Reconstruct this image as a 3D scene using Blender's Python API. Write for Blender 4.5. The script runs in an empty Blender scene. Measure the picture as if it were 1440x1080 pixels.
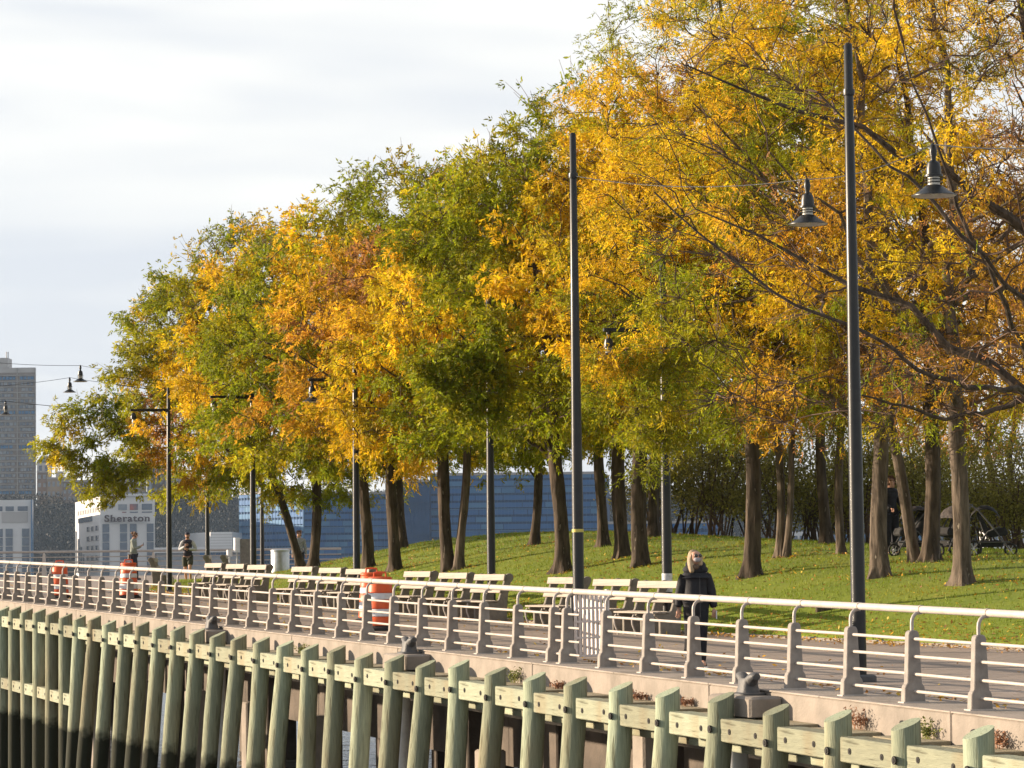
import bpy, bmesh, math, random
import numpy as np
from mathutils import Vector, Matrix, noise as mnoise

# ------------------------------------------------------------------ scene, camera, light
sc = bpy.context.scene
COL = sc.collection
F = 4200.0
CAMZ = 2.17
G = 0.0158                     # the pier deck climbs gently away from the camera
PITCH = math.atan(255 / F)
CR = Matrix.Rotation(math.pi / 2 + PITCH, 3, 'X') @ Matrix.Rotation(math.radians(-0.65), 3, 'Z')
cam = bpy.data.cameras.new('camera'); camo = bpy.data.objects.new('camera', cam); COL.objects.link(camo)
cam.sensor_width = 36; cam.lens = F * 36 / 1440; cam.clip_start = 0.5; cam.clip_end = 9000
camo.location = (0, 0, CAMZ); camo.rotation_euler = CR.to_euler()
sc.camera = camo

SUN_EL = math.radians(11.5)
SUN_AZ = math.radians(14.0)      # angle of the sun from the -X axis, positive = beyond the scene
sdir = Vector((-math.cos(SUN_AZ) * math.cos(SUN_EL), math.sin(SUN_AZ) * math.cos(SUN_EL), math.sin(SUN_EL)))
sun = bpy.data.lights.new('sun', 'SUN'); suno = bpy.data.objects.new('sun', sun); COL.objects.link(suno)
sun.energy = 5.0; sun.angle = math.radians(0.6); sun.color = (1.0, 0.81, 0.60)
suno.rotation_euler = sdir.to_track_quat('Z', 'Y').to_euler(); suno.location = (-60, 0, 60)

w = bpy.data.worlds.new('World'); sc.world = w; w.use_nodes = True
nt = w.node_tree; nt.nodes.clear()
N = nt.nodes.new; L = nt.links.new
sky = N('ShaderNodeTexSky'); sky.sky_type = 'NISHITA'; sky.sun_disc = False
sky.sun_elevation = SUN_EL; sky.sun_rotation = math.atan2(sdir.x, sdir.y)
sky.air_density = 1.0; sky.dust_density = 1.0; sky.ozone_density = 1.0
bgs = N('ShaderNodeBackground'); bgs.inputs[1].default_value = 0.10
L(sky.outputs[0], bgs.inputs[0])
tc = N('ShaderNodeTexCoord'); mp = N('ShaderNodeMapping'); mp.inputs['Scale'].default_value = (1.3, 1.3, 9.0)
L(tc.outputs['Generated'], mp.inputs[0])
nz = N('ShaderNodeTexNoise'); nz.inputs['Scale'].default_value = 1.9; nz.inputs['Detail'].default_value = 3.5; nz.inputs['Roughness'].default_value = .55
nz.inputs['Distortion'].default_value = .3
mp.inputs['Location'].default_value = (0.35, 0.2, 0.62)
L(mp.outputs[0], nz.inputs['Vector'])
cr = N('ShaderNodeValToRGB'); cr.color_ramp.elements[0].position = .36; cr.color_ramp.elements[0].color = (.335, .35, .385, 1)
cr.color_ramp.elements[1].position = .54; cr.color_ramp.elements[1].color = (.465, .46, .447, 1)
L(nz.outputs[0], cr.inputs[0])
bgc = N('ShaderNodeBackground'); bgc.inputs[1].default_value = 1.0
L(cr.outputs[0], bgc.inputs[0])
mixw = N('ShaderNodeMixShader')      # thin high cloud, thick towards the horizon and thinner overhead
sepw = N('ShaderNodeSeparateXYZ'); L(tc.outputs['Generated'], sepw.inputs[0])
mrw = N('ShaderNodeMapRange'); mrw.inputs['From Min'].default_value = .12; mrw.inputs['From Max'].default_value = .9; mrw.inputs['To Min'].default_value = .92; mrw.inputs['To Max'].default_value = .35; mrw.interpolation_type = 'SMOOTHSTEP'
L(sepw.outputs['Z'], mrw.inputs['Value']); L(mrw.outputs[0], mixw.inputs[0])
L(bgs.outputs[0], mixw.inputs[1]); L(bgc.outputs[0], mixw.inputs[2])
wo = N('ShaderNodeOutputWorld'); L(mixw.outputs[0], wo.inputs[0])
sc.view_settings.view_transform = 'Standard'; sc.view_settings.look = 'None'
sc.view_settings.exposure = 1.2; sc.view_settings.gamma = 1.0
sc.cycles.max_bounces = 6; sc.cycles.diffuse_bounces = 3; sc.cycles.glossy_bounces = 3
sc.cycles.transmission_bounces = 4; sc.cycles.transparent_max_bounces = 6; sc.cycles.volume_bounces = 1

# ------------------------------------------------------------------ geometry helpers
QD = Vector((-0.3725, 1.0)).normalized()          # along the quay, away from the camera
QN = Vector((QD.y, -QD.x))                        # inland
QA = math.atan2(QN.y, QN.x)                       # local x = inland, local y = along
Q0 = Vector((5.06, 32.7))
PS = math.atan(G * QD.y)

def zd(x, y): return G * y
def Q(s, t, h=0.0):
    x = Q0.x + QD.x * s + QN.x * t; y = Q0.y + QD.y * s + QN.y * t
    return Vector((x, y, G * y + h))
def at(px, py, Y):
    d = CR @ Vector((px - 720, 540 - py, -F))
    return Vector((0, 0, CAMZ)) + d * (Y / d.y)
def st(x, y):
    v = Vector((x, y)) - Q0
    return v.dot(QD), v.dot(QN)
def sstep(a, b, v):
    v = min(1, max(0, (v - a) / (b - a))); return v * v * (3 - 2 * v)
def tfoot(s): return 5.95 + max(0, 24 - s) * .17
HX = [(-30, 0), (-14, .05), (-12, .3), (-8, .62), (-6, 1.0), (-3, 1.42), (0, 1.62), (3, 1.66), (6, 1.5), (10, 1.28), (14, 1.15), (30, 1.0)]
def mound(x, y):
    s, t = st(x, y)
    d = t - tfoot(s)
    if d <= 0: return 0.0
    xr = x * 80 / max(y, 30) if y < 80 else x
    hc = HX[-1][1]
    for (a, ha), (b, hb) in zip(HX, HX[1:]):
        if a <= x < b: hc = ha + (hb - ha) * (x - a) / (b - a)
    if x < -30: hc = 0
    p = math.sin(math.pi / 2 * min(1, d / 11)) if d < 14 else 1 - .5 * sstep(14, 34, d)
    far = 1 - sstep(96, 112, y)
    return hc * p * far + .02
def gz(x, y): return G * y + mound(x, y)
def hit(px, py, lo=40, hi=110):
    y = lo
    while y < hi:
        p = at(px, py, y)
        if p.z <= gz(p.x, p.y): return Vector((p.x, p.y, gz(p.x, p.y)))
        y += .1
    p = at(px, py, hi - 15); p.z = gz(p.x, p.y); return p

def tag(o, label=None, cat=None, group=None, kind=None):
    if label: o['label'] = label
    if cat: o['category'] = cat
    if group: o['group'] = group
    if kind: o['kind'] = kind
    return o
def empty(name, loc, rz=0):
    o = bpy.data.objects.new(name, None); COL.objects.link(o); o.location = loc; o.rotation_euler = (0, 0, rz)
    o.empty_display_size = .2; return o
def thing(name, loc, label, cat, group=None, rz=0):
    return tag(empty(name, loc, rz), label, cat, group)

class MB:
    def __init__(s): s.v = []; s.f = []
    def add(s, vs, fs):
        b = len(s.v); s.v += [tuple(v) for v in vs]; s.f += [tuple(i + b for i in f) for f in fs]; return s
    def box(s, x0, x1, y0, y1, z0, z1, M=None):
        vs = [Vector((x, y, z)) for z in (z0, z1) for y in (y0, y1) for x in (x0, x1)]
        if M: vs = [M @ v for v in vs]
        return s.add(vs, [(0, 2, 3, 1), (4, 5, 7, 6), (0, 1, 5, 4), (2, 6, 7, 3), (0, 4, 6, 2), (1, 3, 7, 5)])
    def cham(s, x0, x1, y0, y1, z0, z1, c=.02):
        # box with chamfered upright edges and top
        def ring(ins, z): 
            a = c
            return [(x0+ins+a, y0+ins, z), (x1-ins-a, y0+ins, z), (x1-ins, y0+ins+a, z), (x1-ins, y1-ins-a, z), (x1-ins-a, y1-ins, z), (x0+ins+a, y1-ins, z), (x0+ins, y1-ins-a, z), (x0+ins, y0+ins+a, z)]
        rs = [ring(0, z0), ring(0, z1 - c), ring(c, z1)]
        s.loft(rs); return s
    def loft(s, rings, cap=True, closed=True):
        n = len(rings[0]); b = len(s.v)
        for r in rings: s.v += [tuple(v) for v in r]
        for i in range(len(rings) - 1):
            for j in range(n if closed else n - 1):
                k = (j + 1) % n
                s.f.append((b + i*n + j, b + i*n + k, b + (i+1)*n + k, b + (i+1)*n + j))
        if cap:
            s.f.append(tuple(b + j for j in reversed(range(n)))); s.f.append(tuple(b + (len(rings)-1)*n + j for j in range(n)))
        return s
    def tube(s, pts, rad, n=8, cap=True):
        pts = [Vector(p) for p in pts]
        if not hasattr(rad, '__len__'): rad = [rad] * len(pts)
        rings = []; prev = None
        for i, p in enumerate(pts):
            d = (pts[min(i+1, len(pts)-1)] - pts[max(i-1, 0)]).normalized()
            if prev is None:
                a = d.orthogonal().normalized()
            else:
                a = (prev - d * prev.dot(d)).normalized()
            prev = a; b = d.cross(a)
            rings.append([p + (a * math.cos(2*math.pi*k/n) + b * math.sin(2*math.pi*k/n)) * rad[i] for k in range(n)])
        return s.loft(rings, cap)
    def lathe(s, prof, n=16, c=(0, 0), cap=True):
        return s.loft([[(c[0] + r*math.cos(2*math.pi*k/n), c[1] + r*math.sin(2*math.pi*k/n), z) for k in range(n)] for r, z in prof], cap)
    def prism(s, poly, y0, y1):       # poly in (x,z), extruded along y
        n = len(poly); b = len(s.v)
        s.v += [(x, y0, z) for x, z in poly] + [(x, y1, z) for x, z in poly]
        s.f.append(tuple(b + i for i in range(n))); s.f.append(tuple(b + n + i for i in reversed(range(n))))
        for i in range(n): k = (i + 1) % n; s.f.append((b + i, b + n + i, b + n + k, b + k))
        return s
    def mesh(s, name, m=None, smooth=False, bevel=0):
        me = bpy.data.meshes.new(name); me.from_pydata(s.v, [], s.f)
        if bevel or True:
            bm = bmesh.new(); bm.from_mesh(me)
            bmesh.ops.recalc_face_normals(bm, faces=bm.faces)
            if bevel: bmesh.ops.bevel(bm, geom=[e for e in bm.edges if e.calc_face_angle(0) > .6], offset=bevel, segments=1, affect='EDGES', clamp_overlap=True)
            bm.to_mesh(me); bm.free()
        if smooth:
            me.polygons.foreach_set('use_smooth', [True] * len(me.polygons))
            if smooth != 'all':
                try: me.set_sharp_from_angle(angle=math.radians(40))
                except Exception: pass
        if m: me.materials.append(m)
        return me
    def build(s, name, m, parent=None, smooth=False, bevel=0, loc=None):
        return place(name, s.mesh(name, m, smooth, bevel), parent, loc)
def place(name, me, parent=None, loc=None, rot=None, scale=None, mat=None):
    o = bpy.data.objects.new(name, me); COL.objects.link(o)
    if parent: o.parent = parent
    if loc is not None: o.location = loc
    if rot is not None: o.rotation_euler = rot
    if scale is not None: o.scale = scale
    return o
def dup(root, loc, rz=None, label=None):
    r = root.copy(); COL.objects.link(r); r.location = loc
    if rz is not None: r.rotation_euler = (0, 0, rz)
    if label: r['label'] = label
    for ch in list(root.children):
        c = ch.copy(); COL.objects.link(c); c.parent = r
        for g_ in list(ch.children):
            d = g_.copy(); COL.objects.link(d); d.parent = c
    return r

# ------------------------------------------------------------------ materials
def mat(name, c1, c2=None, scale=6, rough=.7, bump=0, bscale=40, metal=0, spec=.3, detail=5, stretch=None, c3=None, c3pos=.62, coord='Object', subsurf=0):
    m = bpy.data.materials.new(name); m.use_nodes = True; t = m.node_tree; b = t.nodes['Principled BSDF']
    b.inputs['Roughness'].default_value = rough; b.inputs['Metallic'].default_value = metal
    b.inputs['Specular IOR Level'].default_value = spec
    c2 = c2 or tuple(x * .75 for x in c1)
    tcn = t.nodes.new('ShaderNodeTexCoord'); mpn = t.nodes.new('ShaderNodeMapping')
    t.links.new(tcn.outputs[coord] if coord != 'World' else t.nodes.new('ShaderNodeNewGeometry').outputs['Position'], mpn.inputs[0])
    if stretch: mpn.inputs['Scale'].default_value = stretch
    n1 = t.nodes.new('ShaderNodeTexNoise'); n1.inputs['Scale'].default_value = scale; n1.inputs['Detail'].default_value = detail; n1.inputs['Roughness'].default_value = .6
    t.links.new(mpn.outputs[0], n1.inputs['Vector'])
    r = t.nodes.new('ShaderNodeValToRGB'); r.color_ramp.elements[0].position = .35; r.color_ramp.elements[1].position = .65
    r.color_ramp.elements[0].color = (*c1, 1); r.color_ramp.elements[1].color = (*c2, 1)
    if c3:
        e = r.color_ramp.elements.new(min(.99, c3pos + .12)); e.color = (*c3, 1)
    t.links.new(n1.outputs[0], r.inputs[0]); t.links.new(r.outputs[0], b.inputs['Base Color'])
    if bump:
        n2 = t.nodes.new('ShaderNodeTexNoise'); n2.inputs['Scale'].default_value = bscale; n2.inputs['Detail'].default_value = 4
        t.links.new(mpn.outputs[0], n2.inputs['Vector'])
        bp = t.nodes.new('ShaderNodeBump'); bp.inputs['Strength'].default_value = bump; bp.inputs['Distance'].default_value = .02
        t.links.new(n2.outputs[0], bp.inputs['Height']); t.links.new(bp.outputs[0], b.inputs['Normal'])
    return m

M = {}
M['concrete'] = mat('concrete', (.285, .243, .205), (.21, .182, .153), 2.2, .85, .35, 30, coord='World', c3=(.22, .18, .15), c3pos=.6)
M['concreteshade'] = mat('shaded_concrete', (.13, .105, .085), (.075, .062, .05), 1.5, .9, .4, 20, coord='World')  # concrete with the shade beneath the deck put into its colour
M['coping'] = mat('coping', (.36, .305, .26), (.29, .25, .21), 1.6, .85, .3, 40, coord='World')
M['post'] = mat('post_concrete', (.30, .27, .24), (.23, .205, .185), 7, .75, .15, 90)
M['rail'] = mat('rail_paint', (.50, .445, .395), (.42, .37, .325), 9, .38, .05, 60, spec=.5)
M['pipe'] = mat('pipe_paint', (.42, .375, .34), (.35, .31, .28), 9, .45, .05, 60, spec=.5)
M['black'] = mat('black_paint', (.010, .011, .012), (.016, .017, .018), 5, .36, .03, 30, spec=.35)
M['gatewhite'] = mat('gate_paint', (.70, .62, .58), (.62, .54, .50), 8, .45)
M['iron'] = mat('bollard_iron', (.055, .057, .062), (.085, .082, .08), 8, .6, .25, 40, spec=.5)
M['slat'] = mat('bench_slat', (.37, .32, .27), (.28, .24, .20), 6, .7, .2, 30, stretch=(1, .15, 6))
M['support'] = mat('bench_concrete', (.22, .195, .165), (.15, .135, .115), 8, .85, .3, 40)
M['armpaint'] = mat('bench_leg_paint', (.50, .45, .40), (.42, .37, .33), 8, .6)
M['orange'] = mat('orange_plastic', (.72, .12, .03), (.62, .09, .025), 5, .45, .03, 30, c3=(.45, .09, .04))
M['whiteband'] = mat('white_reflective', (.68, .68, .70), (.55, .54, .55), 7, .45)
M['rubber'] = mat('rubber', (.02, .02, .02), (.035, .032, .03), 9, .8)
M['steel'] = mat('steel', (.50, .51, .52), (.38, .39, .40), 6, .35, metal=.6)
M['glass_lamp'] = mat('lamp_glass', (.62, .60, .52), (.5, .48, .42), 20, .2, spec=.6)
M['lampwhite'] = mat('lamp_inner_enamel', (.6, .56, .48), (.5, .46, .4), 20, .5)
M['bark'] = mat('bark', (.10, .075, .055), (.03, .022, .016), 9, .95, 1.0, 14, stretch=(1, 1, .2), c3=(.17, .14, .11), c3pos=.56)
M['barkpale'] = mat('pale_bark', (.16, .125, .095), (.05, .038, .028), 9, .95, 1.0, 14, stretch=(1, 1, .2), c3=(.25, .21, .165), c3pos=.56)
M['twig'] = mat('twig', (.12, .075, .05), (.075, .048, .034), 4, .9)
M['hole'] = mat('dark_bolt', (.012, .011, .010), (.02, .018, .016), 9, .7)
M['soil'] = mat('stone_kerb', (.30, .26, .22), (.22, .19, .16), 4, .9, .4, 30, coord='World')
M['weed'] = mat('weed_green', (.13, .16, .03), (.2, .19, .04), 10, .8)
M['weeddry'] = mat('dry_weed', (.30, .15, .08), (.24, .12, .07), 10, .85)

def grime(m, col, scale, lo, hi, fac, stretch=(1, 1, 1)):
    t = m.node_tree; b = t.nodes['Principled BSDF']; src = b.inputs['Base Color'].links[0].from_socket
    geo = t.nodes.new('ShaderNodeNewGeometry'); mp_ = t.nodes.new('ShaderNodeMapping'); mp_.inputs['Scale'].default_value = stretch; t.links.new(geo.outputs['Position'], mp_.inputs[0])
    n = t.nodes.new('ShaderNodeTexNoise'); n.inputs['Scale'].default_value = scale; n.inputs['Detail'].default_value = 7; n.inputs['Roughness'].default_value = .7; t.links.new(mp_.outputs[0], n.inputs['Vector'])
    r = t.nodes.new('ShaderNodeMapRange'); r.inputs['From Min'].default_value = lo; r.inputs['From Max'].default_value = hi; r.inputs['To Max'].default_value = fac; t.links.new(n.outputs[0], r.inputs['Value'])
    x = t.nodes.new('ShaderNodeMix'); x.data_type = 'RGBA'; x.inputs['B'].default_value = (*col, 1); t.links.new(r.outputs[0], x.inputs['Factor']); t.links.new(src, x.inputs['A']); t.links.new(x.outputs['Result'], b.inputs['Base Color'])
grime(M['rail'], (.26, .17, .11), 3.0, .60, .72, .7); grime(M['post'], (.16, .13, .11), 2.5, .52, .72, .7, (1, 1, .4)); grime(M['concrete'], (.13, .11, .085), 1.1, .52, .75, .75, (1, 1, .5))
grime(M['coping'], (.17, .14, .11), 1.6, .5, .7, .7); grime(M['slat'], (.25, .21, .17), 2.5, .5, .7, .6); grime(M['orange'], (.30, .10, .05), 6, .55, .75, .6); grime(M['black'], (.05, .045, .04), 1.5, .55, .8, .6, (1, 1, .3))
def timber(name, g1, g2, tide=True, along=(6, 6, .5)):
    m = mat(name, g1, g2, 3.5, .85, .6, 14, stretch=along)
    t = m.node_tree; b = t.nodes['Principled BSDF']
    ramp = [n for n in t.nodes if n.type == 'VALTORGB'][0]
    geo = t.nodes.new('ShaderNodeNewGeometry'); sep = t.nodes.new('ShaderNodeSeparateXYZ'); t.links.new(geo.outputs['Position'], sep.inputs[0])
    # streaky brown staining
    ns = t.nodes.new('ShaderNodeTexNoise'); ns.inputs['Scale'].default_value = 1.3; ns.inputs['Detail'].default_value = 6
    mpp = t.nodes.new('ShaderNodeMapping'); mpp.inputs['Scale'].default_value = (1.5, 1.5, .35); t.links.new(geo.outputs['Position'], mpp.inputs[0]); t.links.new(mpp.outputs[0], ns.inputs['Vector'])
    rs = t.nodes.new('ShaderNodeValToRGB'); rs.color_ramp.elements[0].position = .48; rs.color_ramp.elements[1].position = .7
    t.links.new(ns.outputs[0], rs.inputs[0])
    mx = t.nodes.new('ShaderNodeMix'); mx.data_type = 'RGBA'; mx.inputs['B'].default_value = (.25, .19, .11, 1)
    mul = t.nodes.new('ShaderNodeMath'); mul.operation = 'MULTIPLY'; mul.inputs[1].default_value = .55
    t.links.new(rs.outputs[0], mul.inputs[0]); t.links.new(mul.outputs[0], mx.inputs['Factor']); t.links.new(ramp.outputs[0], mx.inputs['A'])
    last = mx.outputs['Result']
    oi = t.nodes.new('ShaderNodeObjectInfo'); rv = t.nodes.new('ShaderNodeValToRGB'); rv.color_ramp.elements[0].color = (.72, .68, .62, 1); rv.color_ramp.elements[1].color = (1.15, 1.16, 1.1, 1)
    t.links.new(oi.outputs['Random'], rv.inputs[0]); mv = t.nodes.new('ShaderNodeMix'); mv.data_type = 'RGBA'; mv.blend_type = 'MULTIPLY'; mv.inputs['Factor'].default_value = 1
    t.links.new(last, mv.inputs['A']); t.links.new(rv.outputs[0], mv.inputs['B']); last = mv.outputs['Result']
    # long drying cracks
    nc = t.nodes.new('ShaderNodeTexNoise'); nc.inputs['Scale'].default_value = 9; nc.inputs['Detail'].default_value = 3; mc = t.nodes.new('ShaderNodeMapping'); mc.inputs['Scale'].default_value = (2.2, 2.2, .16) if tide else (2.2, .16, 2.2)
    tcc = t.nodes.new('ShaderNodeTexCoord'); t.links.new(tcc.outputs['Object'], mc.inputs[0]); t.links.new(mc.outputs[0], nc.inputs['Vector'])
    rc = t.nodes.new('ShaderNodeValToRGB'); rc.color_ramp.elements[0].position = .33; rc.color_ramp.elements[0].color = (.35, .33, .28, 1); rc.color_ramp.elements[1].position = .42
    t.links.new(nc.outputs[0], rc.inputs[0]); mk = t.nodes.new('ShaderNodeMix'); mk.data_type = 'RGBA'; mk.blend_type = 'MULTIPLY'; mk.inputs['Factor'].default_value = .8
    t.links.new(last, mk.inputs['A']); t.links.new(rc.outputs[0], mk.inputs['B']); last = mk.outputs['Result']
    if tide:
        nn = t.nodes.new('ShaderNodeTexNoise'); nn.inputs['Scale'].default_value = 5; t.links.new(geo.outputs['Position'], nn.inputs['Vector'])
        ma = t.nodes.new('ShaderNodeMath'); ma.operation = 'MULTIPLY_ADD'; ma.inputs[1].default_value = .5; t.links.new(nn.outputs[0], ma.inputs[0]); t.links.new(sep.outputs['Z'], ma.inputs[2])
        mr = t.nodes.new('ShaderNodeMapRange'); mr.inputs['From Min'].default_value = -1.42; mr.inputs['From Max'].default_value = -1.17
        t.links.new(ma.outputs[0], mr.inputs['Value'])
        rb = t.nodes.new('ShaderNodeMapRange'); rb.inputs['From Min'].default_value = -1.4; rb.inputs['From Max'].default_value = .4; rb.inputs['To Min'].default_value = .75
        t.links.new(ma.outputs[0], rb.inputs['Value'])
        m2 = t.nodes.new('ShaderNodeMix'); m2.data_type = 'RGBA'; m2.inputs['A'].default_value = (.24, .20, .12, 1)
        t.links.new(rb.outputs[0], m2.inputs['Factor']); t.links.new(last, m2.inputs['B'])
        m3 = t.nodes.new('ShaderNodeMix'); m3.data_type = 'RGBA'; m3.inputs['A'].default_value = (.018, .02, .009, 1)
        t.links.new(mr.outputs[0], m3.inputs['Factor']); t.links.new(m2.outputs['Result'], m3.inputs['B'])
        last = m3.outputs['Result']
    t.links.new(last, b.inputs['Base Color'])
    return m
M['pile'] = timber('treated_timber_pile', (.32, .36, .265), (.21, .24, .18))
M['wale'] = timber('treated_timber_beam', (.31, .325, .245), (.24, .255, .195), tide=False, along=(4, .6, 6))
M['board'] = timber('weathered_timber_top', (.36, .31, .22), (.27, .24, .17), tide=False, along=(5, .6, 5))

def paving():
    m = mat('paving', (.37, .30, .25), (.29, .235, .195), .35, .85, 0, coord='World')
    t = m.node_tree; b = t.nodes['Principled BSDF']; ramp = [n for n in t.nodes if n.type == 'VALTORGB'][0]
    geo = t.nodes.new('ShaderNodeNewGeometry'); mpn = t.nodes.new('ShaderNodeMapping'); mpn.inputs['Rotation'].default_value = (0, 0, -QA)
    t.links.new(geo.outputs['Position'], mpn.inputs[0])
    br = t.nodes.new('ShaderNodeTexBrick'); br.inputs['Scale'].default_value = 1; br.inputs['Brick Width'].default_value = .42; br.inputs['Row Height'].default_value = .21
    br.inputs['Mortar Size'].default_value = .012; br.inputs['Color1'].default_value = (1.08, 1.06, 1.04, 1); br.inputs['Color2'].default_value = (.86, .86, .86, 1); br.inputs['Mortar'].default_value = (.5, .48, .45, 1)
    t.links.new(mpn.outputs[0], br.inputs['Vector'])
    mx = t.nodes.new('ShaderNodeMix'); mx.data_type = 'RGBA'; mx.blend_type = 'MULTIPLY'; mx.inputs['Factor'].default_value = .8
    t.links.new(ramp.outputs[0], mx.inputs['A']); t.links.new(br.outputs['Color'], mx.inputs['B']); t.links.new(mx.outputs['Result'], b.inputs['Base Color'])
    bp = t.nodes.new('ShaderNodeBump'); bp.inputs['Strength'].default_value = .4; bp.inputs['Distance'].default_value = .01
    t.links.new(br.outputs['Fac'], bp.inputs['Height']); bp.invert = True; t.links.new(bp.outputs[0], b.inputs['Normal'])
    return m
M['paving'] = paving()
M['lawn'] = mat('lawn', (.14, .195, .013), (.19, .23, .02), .6, .9, .8, 9, coord='World', c3=(.30, .24, .05), c3pos=.58)

def attrmat(name, transl=.52, rough=.6):
    m = bpy.data.materials.new(name); m.use_nodes = True; t = m.node_tree; b = t.nodes['Principled BSDF']
    a = t.nodes.new('ShaderNodeAttribute'); a.attribute_name = 'leafcol'
    b.inputs['Roughness'].default_value = rough; b.inputs['Specular IOR Level'].default_value = .25
    t.links.new(a.outputs['Color'], b.inputs['Base Color'])
    tr = t.nodes.new('ShaderNodeBsdfTranslucent'); t.links.new(a.outputs['Color'], tr.inputs[0])
    mx = t.nodes.new('ShaderNodeMixShader'); mx.inputs[0].default_value = transl
    o = t.nodes['Material Output']; t.links.new(b.outputs[0], mx.inputs[1]); t.links.new(tr.outputs[0], mx.inputs[2]); t.links.new(mx.outputs[0], o.inputs[0])
    return m
M['leaf'] = attrmat('leaf'); M['grass'] = attrmat('grass', .35); M['litter'] = attrmat('leaf_litter', .2)

def quad_cloud(name, P0, D, W, L_, Wd, col, m, tri=False):
    """many small leaf faces: base P0, direction D, side W (unit), length, width -> one mesh"""
    n = len(P0)
    if tri:
        V = np.empty((n, 3, 3)); V[:, 0] = P0 - W * Wd[:, None]; V[:, 1] = P0 + W * Wd[:, None]; V[:, 2] = P0 + D * L_[:, None]; k = 3
    else:
        V = np.empty((n, 4, 3)); V[:, 0] = P0; V[:, 1] = P0 + D * (L_ * .45)[:, None] + W * Wd[:, None]
        V[:, 2] = P0 + D * L_[:, None]; V[:, 3] = P0 + D * (L_ * .45)[:, None] - W * Wd[:, None]; k = 4
    me = bpy.data.meshes.new(name); me.vertices.add(n * k); me.vertices.foreach_set('co', V.reshape(-1).astype(np.float32))
    me.loops.add(n * k); me.loops.foreach_set('vertex_index', np.arange(n * k, dtype=np.int32))
    me.polygons.add(n); me.polygons.foreach_set('loop_start', np.arange(n, dtype=np.int32) * k); me.polygons.foreach_set('loop_total', np.full(n, k, np.int32))
    a = me.attributes.new('leafcol', 'FLOAT_COLOR', 'FACE')
    c4 = np.ones((n, 4), np.float32); c4[:, :3] = col; a.data.foreach_set('color', c4.reshape(-1))
    me.update(calc_edges=True); me.materials.append(m); return me
def unit(a): return a / np.maximum(1e-9, np.linalg.norm(a, axis=1))[:, None]

# ------------------------------------------------------------------ setting: water, far shore land, deck, lawn
rng = np.random.default_rng(7); R = random.Random(5)
WZ = -3.6
def water():
    m = mat('river_water', (.035, .05, .06), (.05, .065, .075), .05, .12, 0, spec=.5, coord='World')
    t = m.node_tree; b = t.nodes['Principled BSDF']
    geo = t.nodes.new('ShaderNodeNewGeometry'); n2 = t.nodes.new('ShaderNodeTexNoise'); n2.inputs['Scale'].default_value = .9; n2.inputs['Detail'].default_value = 5
    t.links.new(geo.outputs['Position'], n2.inputs['Vector'])
    bp = t.nodes.new('ShaderNodeBump'); bp.inputs['Strength'].default_value = .8; bp.inputs['Distance'].default_value = .25
    t.links.new(n2.outputs[0], bp.inputs['Height']); t.links.new(bp.outputs[0], b.inputs['Normal'])
    o = MB().add([(-2500, -60, WZ), (2500, -60, WZ), (2500, 3200, WZ), (-2500, 3200, WZ)], [(0, 1, 2, 3)]).build('water', m)
    tag(o, kind='structure')
water()

# pier deck (paving) and the concrete edge beam
FAR = 122.0
def yfar_s(t): return (FAR - Q0.y - QN.y * t) / QD.y
deck = MB()
ts = [.0, 6, 14, 30, 60]
def dk(s, t, h): return Q(s, t, h)
n_ = 14
for i in range(n_):
    for a, b in zip(ts, ts[1:]):
        pass
vs = []
for j, t_ in enumerate(ts):
    s0 = -26; s1 = yfar_s(t_)
    for i in range(n_ + 1): vs.append(dk(s0 + (s1 - s0) * i / n_, t_, 0))
fs = []
for j in range(len(ts) - 1):
    for i in range(n_): a = j * (n_ + 1) + i; fs.append((a, a + 1, a + n_ + 2, a + n_ + 1))
tag(MB().add(vs, fs).build('pavement', M['paving']), kind='structure')
# slab body under the paving
sl = MB()
a, b, c, d = Q(-26, .02, -.02), Q(yfar_s(.02), .02, -.02), Q(yfar_s(60), 60, -.02), Q(-26, 60, -.02)
sl.loft([[v - Vector((0, 0, .9)) for v in (a, b, c, d)], [a, b, c, d]])
tag(sl.build('pier_deck', M['concrete']), kind='structure')
# edge beam, cast in lengths with open joints
EB = empty('quay_edge', Q(0, 0, 0)); tag(EB, kind='structure')
EBL = EB.location.copy()
ebm = MB().cham(-.36, .30, .006, 6.394, -.78, .0, .018).mesh('edge_beam', M['concrete'])
cpm = MB().cham(-.37, .42, .004, 3.196, 0.002, .02, .006).mesh('coping_slab', M['coping'])
s = -25.6
while s < 94:
    place('edge_beam', ebm, EB, Q(s, 0, 0) - EBL, (PS, 0, QA)); s += 6.4
s = -25.6
while s < 94:
    place('coping_slab', cpm, EB, Q(s, 0, 0) - EBL, (PS, 0, QA)); s += 3.2

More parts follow.
